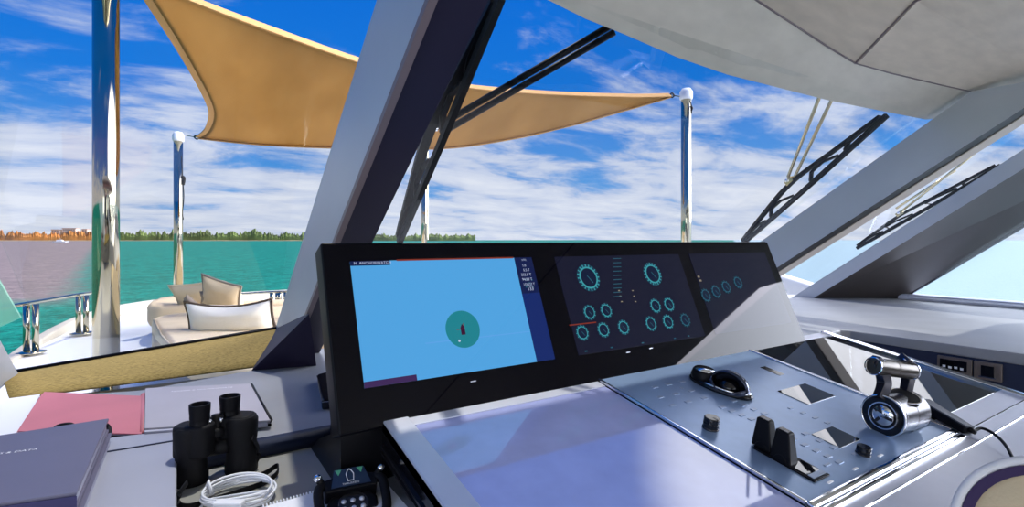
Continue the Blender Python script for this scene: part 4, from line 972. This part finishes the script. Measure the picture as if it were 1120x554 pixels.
# red folder
zr = ZD+.001
rf = thing('red_folder', 'faded red card folder lying open on the dash under the windshield', 'folder', atz(100, 450, zr))
q = [(47, 428), (155, 433), (156, 475), (18, 472)]
sheet('rear_cover', None, None, q, zr, .004, 'red', rf)
sheet('pages', None, None, [(50, 429), (153, 434), (153, 474), (24, 471)], zr+.004, .006, 'pages', rf)
sheet('front_cover', None, None, [(48, 428), (157, 432.5), (155, 474), (19, 471)], zr+.010, .003, 'red', rf)
bm = nb(); tube(bm, [atz(157, 432, zr+.008), atz(156, 474, zr+.008)], .0075, 10); link('spine', bm, 'red', rf, smooth=True)
# grey folder with print
gf = thing('grey_folder', 'pale grey folder with a line of white lettering behind the binoculars', 'folder', atz(225, 445, ZD))
sheet('lower_cover', None, None, [(159, 430), (276, 424), (297, 463), (156, 475)], ZD+.001, .005, 'blackm', gf)
sheet('pages', None, None, [(160, 427), (275, 422), (293, 461), (158, 472)], ZD+.006, .012, 'pages', gf)
sheet('upper_cover', None, None, [(159, 424), (275, 419), (296, 459), (158, 468)], ZD+.018, .004, 'greyf', gf)
bm = nb(); tube(bm, [atz(275, 420, ZD+.020), atz(296.5, 459, ZD+.020)], .004, 8); link('dark_spine', bm, 'blackm', gf, smooth=True)
bm = nb(); tube(bm, [atz(284, 463, ZD+.012), atz(297, 461.5, ZD+.012)], .002, 6); link('clasp', bm, 'chrome', gf)
tz = ZD+.0225; tA = atz(186, 428.5, tz); tB = atz(262, 423, tz); ex = (tB-tA).normalized(); ey = V((0, 0, 1)).cross(ex)
link('cover_lettering', text_bm('TENDER & WATERSPORTS', tA, ex, ey, (tB-tA).length/13.2), 'ink', gf)

# slate binder pile
bp_ = thing('document_binder', 'slate binder with white lettering on top of the pile at the lower left', 'binder', atz(40, 520, ZT))
zt_ = -.372
top_c = [(-120, 494), (119, 457), (84, 538), (-200, 578)]
def at_top(x, y, z): return atz(x, y, z)
q = [atz(x, y, zt_) for x, y in top_c]
bm = nb(); hexa(bm, [p-V((0, 0, .005)) for p in q], q); link('cover', bm, 'darkcard', bp_, bevel=.0015)
cen = sum(q, V((0, 0, 0)))/4
def grow(c, k, z): return [V((p.x, p.y, zt_+z)) for p in [c+(p-cen)*k for p in q]]
def block(nm, c, k, z0, z1, m_, par):
    bm = nb(); hexa(bm, grow(c, k, z0), grow(c, k, z1)); return link(nm, bm, m_, par, bevel=.001)
block('pages', cen, .975, -.023, -.005, 'pages', bp_); block('back_cover', cen, 1, -.028, -.023, 'darkcard', bp_)
def spine(c, k, z0, z1, par):
    A, B = [c+(p-cen)*k for p in (q[2], q[3])]; n_ = (cen-A); n_.z = 0; n_ = n_.normalized()*.003
    bm = nb(); hexa(bm, [V((p.x, p.y, zt_+z0)) for p in (A, B, B+n_, A+n_)], [V((p.x, p.y, zt_+z1)) for p in (A, B, B+n_, A+n_)]); link('spine', bm, 'spineblue', par)
spine(cen, 1, -.023, -.005, bp_)
tA = atz(-52, 503, zt_+.0005); tB = atz(45, 491, zt_+.0005); ex = (tB-tA).normalized(); ey = V((0, 0, 1)).cross(ex)
link('cover_lettering', text_bm('DRAWINGS & DATA', tA, ex, ey, (tB-tA).length/9.6), 'ink', bp_)
# two more binders in the pile
for lab, dz, dx, dy, k in (('slate binder lying directly under the lettered binder at the lower left', -.0285, .006, -.008, 1.0), ('slate binder at the bottom of the pile at the lower left', -.0655, .013, -.004, 1.01)):
    lb = thing('document_binder', lab, 'binder', atz(40, 545, ZT)+V((dx, dy, 0))); c_b = cen+V((dx, dy, 0))
    block('cover', c_b, k, dz-.004, dz, 'darkcard', lb); block('pages', c_b, k*.975, dz-.032, dz-.004, 'pages', lb); block('back_cover', c_b, k, dz-.0365, dz-.032, 'darkcard', lb); spine(c_b, k, dz-.032, dz-.004, lb)
# two dark clips/spectacle rims showing above the binder
for px, lab in ((68, 'black curved clip showing above the binder edge, the left of two'), (106, 'black curved clip showing above the binder edge, the right of two')):
    bm = nb(); pts = [atz(px-13, 470, zt_-.02), atz(px-11, 462, zt_-.008), atz(px-4, 458, zt_-.002), atz(px+7, 457, zt_-.002), atz(px+12, 461, zt_-.01), atz(px+13, 470, zt_-.02)]
    pts = [p+V((0, .022, -.020)) for p in pts]
    tube(bm, sm(pts, 5), .0045, 8); tag(link('binder_clip', bm, 'rubber', smooth=True), lab, 'clip', 'black clips behind the binder')
# grey case / laptop with elastic line
gc = thing('grey_document_case', 'flat grey-blue document case with a dark fold line beside the binoculars', 'case', atz(150, 515, ZT))
zc = -.425
q = [(100, 480), (186, 470), (193.5, 474), (193, 570), (60, 575)]
sheet('body', None, None, q, ZT+.001, zc-ZT-.001, 'greyc', gc, .004)
a_, b_ = atz(108, 495, zc+.001), atz(193, 481, zc+.001); bm = nb(); strip(bm, [a_, b_], .004, .002, (0, 1, 0)); link('fold_line', bm, 'dash_dark', gc)

# binoculars, standing on their objective ends
bn = thing('binoculars', 'black porro binoculars standing upright on the chart table with strap', 'binoculars', atz(238, 520, ZT))
by_ = 1.03
def bp(px, py, dy=0): return atY(px, py, by_+dy)
sc_ = by_/F
Lb = atz(217, 533, ZT); Rb = atz(268, 512, ZT)
def barrel(bx, by2, tx, ty, exx, ext, ebot, wbot, wtop, name):
    pass
for (side, bpx, bpyy, epx, etop, ebot, shx0, shx1, shy) in ((-1, 209, 527, 218.5, 436, 459, 193, 232, 463), (1, 264, 514, 251.5, 431, 452, 240, 277, 452)):
    base = atz(bpx, bpyy, ZT); Yb = base.dot(Ld); px_m = (shx0+shx1)/2
    def q_(px, py): return atY(px, py, Yb)
    hz = (262-bpyy)*Yb/F
    # objective barrel
    rb = 17*Yb/F if side < 0 else 16.5*Yb/F
    zsh = q_(px_m, shy).z
    mid_ = q_(bpx-1*side, (bpyy+shy)/2)
    bm = nb(); lathe(bm, base, (0, 0, 1), [(rb*.98, 0), (rb*1.0, .004), (rb*1.0, .022), (rb*.93, .026), (rb*.90, (zsh-ZT)*.45), (rb*.98, (zsh-ZT)*.62), (rb*1.02, (zsh-ZT)*.9), (rb*.9, (zsh-ZT)*.97), (0, zsh-ZT)], 36)
    link('objective_barrel', bm, 'rubber', bn, smooth=True, bevel=.001)
    # prism housing, a rounded block
    c_h = q_(px_m, shy+13); c_h = V((c_h.x, c_h.y, c_h.z))
    bm = nb(); w_ = (shx1-shx0)*Yb/F
    n = 28; lo = []; 
    for k in range(n):
        a = 2*math.pi*k/n; e_ = 3.2; ca_, sa_ = math.cos(a), math.sin(a)
        lo.append(c_h+Rd*(w_/2*math.copysign(abs(ca_)**(2/e_), ca_))+Ld*(.026*math.copysign(abs(sa_)**(2/e_), sa_)))
    hexa(bm, [V((p.x, p.y, zsh-.062)) for p in lo], [V((p.x, p.y, zsh)) for p in lo]); link('prism_housing', bm, 'rubber', bn, bevel=.006, seg=3)
    # eyecup
    ec = q_(epx, ebot); re = 10.3*Yb/F; hE = (ebot-etop)*Yb/F
    bm = nb(); lathe(bm, V((ec.x, ec.y, zsh-.004)), (0, 0, 1), [(re*1.0, 0), (re*.98, .006), (re*.94, .010), (re*.94, hE*.35), (re*.98, hE*.38), (re*.97, hE*.5), (re*1.03, hE*.9), (re*1.03, hE*1.05), (re*.86, hE*1.05), (re*.80, hE*.75), (0, hE*.72)], 36)
    e = link('eyecup', bm, 'blackm', bn, bevel=.0008)
    bm = nb(); lathe(bm, V((ec.x, ec.y, zsh-.004+hE*.74)), (0, 0, 1), [(0, .003), (re*.5, .001), (re*.74, -.001), (re*.74, -.003), (0, -.003)], 28); link('ocular_lens', bm, 'lens', e, smooth=True)
Ym = 1.06
bm = nb(); tube(bm, [atY(228, 460, Ym), atY(245, 455, Ym)], .007, 12); link('bridge_upper', bm, 'blackm', bn, smooth=True)
bm = nb(); tube(bm, [atY(225, 491, Ym), atY(250, 486, Ym)], .015, 14); link('bridge_lower', bm, 'rubber', bn, smooth=True)
bm = nb(); tube(bm, [atY(236.5, 453, Ym), atY(237.5, 493, Ym)], .009, 16); link('hinge', bm, 'blackm', bn, smooth=True)
bm = nb(); lathe(bm, atY(236.8, 476, Ym-.005), (0, 0, 1), [(.013, 0), (.015, .003), (.015, .014), (.012, .017), (0, .017)], 24); link('focus_wheel', bm, 'rubber', bn, bevel=.001)
for px, py in ((229.5, 458.5), (241.5, 457)):
    bm = nb(); tube(bm, [atY(px, py+4, Ym-.025), atY(px+.5, py, Ym-.025)], .003, 8); link('bright_screw', bm, 'chrome', bn, smooth=True)
# strap
st_ = [(276, 478, -.40), (282, 489, -.43), (281, 502, -.455), (270, 514, ZT+.004), (275, 521, ZT+.004), (290, 517, ZT+.008), (303, 509, ZT+.014), (303, 517, ZT+.012), (290, 527, ZT+.006), (262, 537, ZT+.005), (236, 545, ZT+.005), (208, 553, ZT+.005), (195, 550, ZT+.01), (196, 540, ZT+.03), (205, 527, ZT+.04)]
bm = nb(); strip(bm, sm([atz(*p) for p in st_], 6), .010, .002, (0, 0, 1)); link('strap', bm, 'rubber', bn)

# coiled white cable
cc_ = atz(261, 541, ZT+.008); kx, ky = 31*1.0*cc_.dot(Ld)/F, .0
pts = []
for k in range(0, 5*24):
    a = 2*math.pi*k/24; w_ = 1+.05*math.sin(k*.37)+.03*math.sin(k*.11)
    pts.append(cc_+Rd*math.cos(a)*.060*w_+Ld*math.sin(a)*.052*(1+.06*math.sin(k*.21))+V((0, 0, .004*math.floor(k/24)*.9+.003*math.sin(k*.5))))
pts += [atz(232, 545, ZT+.012), atz(222, 551, ZT+.006), atz(214, 562, ZT+.004)]
wc = thing('coiled_cable', 'coil of thin white cable on the chart table in front of the binoculars', 'cable', cc_)
bm = nb(); tube(bm, sm(pts, 2), .0022, 7); link('coil', bm, 'cable', wc, smooth=True)
bm = nb(); a_ = atz(250, 551, ZT+.022); box(bm, a_, (.05, .018, .012), (Rd, Ld, Z)); link('plug', bm, 'cable', wc, bevel=.004, seg=3)
bm = nb(); tube(bm, [cc_-Rd*.066+V((0, 0, -.003)), cc_-Rd*.058+Ld*.006+V((0, 0, .022)), cc_-Rd*.048+V((0, 0, .0))], .004, 8); link('tie_wrap', bm, 'cable', wc, smooth=True)

# spiral notebook
nbk = thing('spiral_notebook', 'white spiral bound notebook under the black remote control', 'notebook', atz(330, 545, ZT))
q = [(285, 553), (345, 536), (425, 556), (420, 580), (300, 590)]
sheet('pages', None, None, [(287, 554), (347, 537), (440, 520), (470, 590), (300, 600)], ZT+.001, .008, 'paper', nbk, .001)
a_, b_ = atz(288, 552.5, ZT+.009), atz(346, 536.5, ZT+.009)
for k in range(17):
    p = a_.lerp(b_, k/16); ex = (b_-a_).normalized(); ey = Z.cross(ex)
    bm = nb(); tube(bm, [p+ey*.004*math.cos(t_)+Z*.0045*math.sin(t_)-Z*.003 for t_ in [j*math.pi/5 for j in range(10)]], .0011, 5, True); link('wire_loop', bm, 'cable', nbk)

# black remote control with ship mark
rc = thing('thruster_remote', 'black handheld remote with a white ship outline and green marks on its top', 'remote control', atz(383, 550, ZT))
zq = ZT+.055
R_ = lambda px, py, z=zq: atz(px, py, z)
a_ = R_(364, 514); b_ = R_(398, 508); ex = (b_-a_).normalized(); ey = Z.cross(ex).normalized(); up = (Z-ey*.45).normalized(); fy = up.cross(ex).normalized()
w_ = (b_-a_).length; o_ = (a_+b_)/2
def rp(x, y, z=0): return o_+ex*x*w_+fy*y*w_+up*z
# sloping display head (trapezium)
hd = [(-.5, 0), (.5, 0), (.56, -.30), (.85, -.36), (.80, -.85), (-.80, -.85), (-.86, -.36), (-.56, -.30)]
bm = nb(); hexa(bm, [rp(x, y, -.030) for x, y in hd[::-1]], [rp(x, y, 0) for x, y in hd[::-1]]); link('head', bm, 'blackm', rc, bevel=.003)
fc = [(-.47, -.04), (.47, -.04), (.62, -.74), (-.62, -.74)]
bm = nb(); hexa(bm, [rp(x, y, -.001) for x, y in fc[::-1]], [rp(x, y, .0012) for x, y in fc[::-1]]); link('face_label', bm, mat('remote_label', (.02, .035, .075), .3), rc)
ship = [(-.09, -.56), (-.12, -.30), (-.06, -.15), (0, -.09), (.06, -.15), (.12, -.30), (.09, -.56)]
bm = nb(); tube(bm, [rp(x, y, .002) for x, y in ship], .0009, 6, True); link('ship_outline', bm, 'ink', rc)
for sx in (-1, 1):
    bm = nb(); tri = [(sx*.44, -.07), (sx*.24, -.07), (sx*.36, -.30)]; hexa(bm, [rp(x, y, .0010) for x, y in tri], [rp(x, y, .0018) for x, y in tri]); link('green_mark', bm, 'dkgreen', rc)
link('label_lettering', text_bm('THRUSTERS', rp(-.27, -.70, .0015), ex, fy, w_*.10), 'ink', rc)
# body below the head
bd = [(-.62, -.80), (.62, -.80), (.78, -1.1), (.74, -2.2), (-.74, -2.2), (-.78, -1.1)]
bm = nb(); hexa(bm, [rp(x*1.0, y, -.050) for x, y in bd[::-1]], [rp(x, y, -.012) for x, y in bd[::-1]]); link('body', bm, 'blackm', rc, bevel=.006, seg=3)
for sx in (-1, 1):
    bm = nb(); tube(bm, [rp(sx*.80, -.40, -.012), rp(sx*.98, -.34, .004)], .006, 10); st = link('toggle', bm, 'blackm', rc, smooth=True)
    bm = nb(); lathe(bm, rp(sx*1.0, -.33, .002), up, [(0, 0), (.006, .001), (.0075, .005), (.005, .009), (0, .010)], 16); link('silver_tip', bm, 'chrome', st, smooth=True)
    # handle loop
    lp = [rp(sx*.80, -.45, -.008), rp(sx*.98, -.62, -.004), rp(sx*1.02, -1.0, -.004), rp(sx*.96, -1.7, -.008), rp(sx*.7, -2.2, -.02)]
    bm = nb(); tube(bm, sm(lp, 5), .0085, 10); link('side_guard', bm, 'rubber', rc, smooth=True)
for i in range(3):
    for j in range(2):
        bm = nb(); lathe(bm, rp(-.28+.28*i, -1.15-.28*j, -.012), up, [(.0045, 0), (.0045, .002), (.003, .004), (0, .0045)], 14); link('push_button', bm, 'silver', rc, smooth=True)
bm = nb(); lathe(bm, rp(0, -1.28, -.0125), up, [(.026, 0), (.026, .0018), (.0, .0018)], 32); link('button_plate', bm, 'gunmetal', rc)

# ------------------------------------------------------------------ WORLD, SUN, CAMERA
w = bpy.data.worlds.new('sky'); bpy.context.scene.world = w; w.use_nodes = True; nt = w.node_tree; nt.nodes.clear()
N = nt.nodes.new; K_ = nt.links.new
out = N('ShaderNodeOutputWorld'); bg = N('ShaderNodeBackground'); tc = N('ShaderNodeTexCoord'); sp = N('ShaderNodeSeparateXYZ'); K_(tc.outputs['Generated'], sp.inputs[0])
def mth(op, a, c=0, clamp=False):
    q = N('ShaderNodeMath'); q.operation = op; q.use_clamp = clamp
    for i, x in enumerate((a, c)):
        if isinstance(x, (int, float)): q.inputs[i].default_value = x
        else: K_(x, q.inputs[i])
    return q.outputs[0]
z = mth('MAXIMUM', sp.outputs['Z'], 0)
den = mth('ADD', z, .16)
cx, cy = mth('DIVIDE', sp.outputs['X'], den), mth('DIVIDE', sp.outputs['Y'], den)
cb3 = N('ShaderNodeCombineXYZ'); K_(cx, cb3.inputs[0]); K_(cy, cb3.inputs[1])
rot = N('ShaderNodeMapping'); rot.inputs['Rotation'].default_value = (0, 0, YAW); rot.inputs['Scale'].default_value = (.95, 1.45, 1); rot.inputs['Location'].default_value = (1.3, .4, 0); K_(cb3.outputs[0], rot.inputs['Vector'])
n1 = N('ShaderNodeTexNoise'); n1.inputs['Scale'].default_value = 1.5; n1.inputs['Detail'].default_value = 10; n1.inputs['Roughness'].default_value = .62; n1.inputs['Distortion'].default_value = .35; K_(rot.outputs[0], n1.inputs['Vector'])
n2 = N('ShaderNodeTexNoise'); n2.inputs['Scale'].default_value = .45; n2.inputs['Detail'].default_value = 3; K_(rot.outputs[0], n2.inputs['Vector'])
# coverage grows towards the horizon
cov = N('ShaderNodeMapRange'); cov.inputs['From Min'].default_value = .05; cov.inputs['From Max'].default_value = .42; cov.inputs['To Min'].default_value = .20; cov.inputs['To Max'].default_value = -.07; K_(z, cov.inputs['Value'])
d1 = mth('ADD', mth('ADD', mth('MULTIPLY', n1.outputs['Fac'], .75), mth('MULTIPLY', n2.outputs['Fac'], .25)), cov.outputs['Result'])
cl = N('ShaderNodeMapRange'); cl.interpolation_type = 'SMOOTHSTEP'; cl.inputs['From Min'].default_value = .50; cl.inputs['From Max'].default_value = .66; K_(d1, cl.inputs['Value'])
sky = N('ShaderNodeValToRGB'); e = sky.color_ramp.elements; e[0].position = 0; e[0].color = (.20, .46, .85, 1); e[1].position = .5; e[1].color = (.002, .14, .68, 1)
x = e.new(.10); x.color = (.09, .34, .80, 1); x = e.new(.25); x.color = (.012, .20, .74, 1); K_(z, sky.inputs['Fac'])
cc2 = N('ShaderNodeValToRGB'); e = cc2.color_ramp.elements; e[0].position = .5; e[0].color = (.42, .52, .78, 1); e[1].position = .78; e[1].color = (.86, .88, .97, 1); K_(d1, cc2.inputs['Fac'])
mx = N('ShaderNodeMix'); mx.data_type = 'RGBA'; K_(mth('MULTIPLY', cl.outputs['Result'], .93), mx.inputs['Factor']); K_(sky.outputs[0], mx.inputs[6]); K_(cc2.outputs[0], mx.inputs[7])
# bright patch added to the sky, starboard and aft, for reflections and fill
sd = V((math.sin(math.radians(122)), math.cos(math.radians(122)), .36)).normalized()
dt = N('ShaderNodeVectorMath'); dt.operation = 'DOT_PRODUCT'; dt.inputs[1].default_value = sd; K_(tc.outputs['Generated'], dt.inputs[0])
vl = N('ShaderNodeMapRange'); vl.interpolation_type = 'SMOOTHSTEP'; vl.inputs['From Min'].default_value = .78; vl.inputs['From Max'].default_value = .93; K_(dt.outputs['Value'], vl.inputs['Value'])
mx2 = N('ShaderNodeMix'); mx2.data_type = 'RGBA'; K_(vl.outputs['Result'], mx2.inputs['Factor']); K_(mx.outputs[2], mx2.inputs[6]); mx2.inputs[7].default_value = (14, 14, 16, 1)
sd2 = V((math.sin(math.radians(72))*math.cos(.49), math.cos(math.radians(72))*math.cos(.49), math.sin(.49))).normalized()  # second bright sky patch, added out of view to whiten glass reflections
dt2 = N('ShaderNodeVectorMath'); dt2.operation = 'DOT_PRODUCT'; dt2.inputs[1].default_value = sd2; K_(tc.outputs['Generated'], dt2.inputs[0])
vl2 = N('ShaderNodeMapRange'); vl2.interpolation_type = 'SMOOTHSTEP'; vl2.inputs['From Min'].default_value = .955; vl2.inputs['From Max'].default_value = .985; K_(dt2.outputs['Value'], vl2.inputs['Value'])
mx3 = N('ShaderNodeMix'); mx3.data_type = 'RGBA'; K_(vl2.outputs['Result'], mx3.inputs['Factor']); K_(mx2.outputs[2], mx3.inputs[6]); mx3.inputs[7].default_value = (2.4, 2.4, 2.6, 1)
K_(mx3.outputs[2], bg.inputs['Color']); bg.inputs['Strength'].default_value = 1; K_(bg.outputs[0], out.inputs['Surface'])

def light(name, typ, loc, e, col=(1, 1, 1), size=1, rot_to=None, **kw):
    l = bpy.data.lights.new(name, typ); l.energy = e; l.color = col
    if typ == 'SUN': l.angle = size
    if typ == 'AREA': l.shape = 'RECTANGLE'; l.size = size; l.size_y = kw.get('sy', size)
    o = bpy.data.objects.new(name, l); C.objects.link(o); o.location = loc
    if rot_to is not None: o.rotation_euler = (V(rot_to)-V(loc)).to_track_quat('-Z', 'Y').to_euler()
    return o
SUNAZ, SUNEL = math.radians(40), math.radians(73)
sdir = V((math.sin(SUNAZ)*math.cos(SUNEL), math.cos(SUNAZ)*math.cos(SUNEL), math.sin(SUNEL)))
light('sunlight', 'SUN', sdir*20, 2.8, (1, .95, .86), math.radians(1.2), (0, 0, 0))
# area lights added aft and to port to brighten the cabin
light('aft_fill', 'AREA', (1.6, -2.45, -.1), 18, (.93, .95, 1), 2.6, (1.4, 1.0, .2), sy=1.2)
light('port_fill', 'AREA', (-1.1, -.9, .05), 15, (.93, .95, 1), 2.0, (2.0, .4, .1), sy=.7)

cam = bpy.data.cameras.new('camera'); co = bpy.data.objects.new('camera', cam); C.objects.link(co); bpy.context.scene.camera = co
cam.sensor_width = 36; cam.sensor_fit = 'HORIZONTAL'; cam.lens = F/1120*36; cam.shift_y = -15/1120; cam.clip_start = .02; cam.clip_end = 12000
co.location = (0, 0, 0); co.rotation_euler = (math.radians(90), 0, -YAW)
vs = bpy.context.scene.view_settings; vs.view_transform = 'Standard'; vs.look = 'None'; vs.gamma = 1; vs.use_curve_mapping = False; vs.exposure = 0
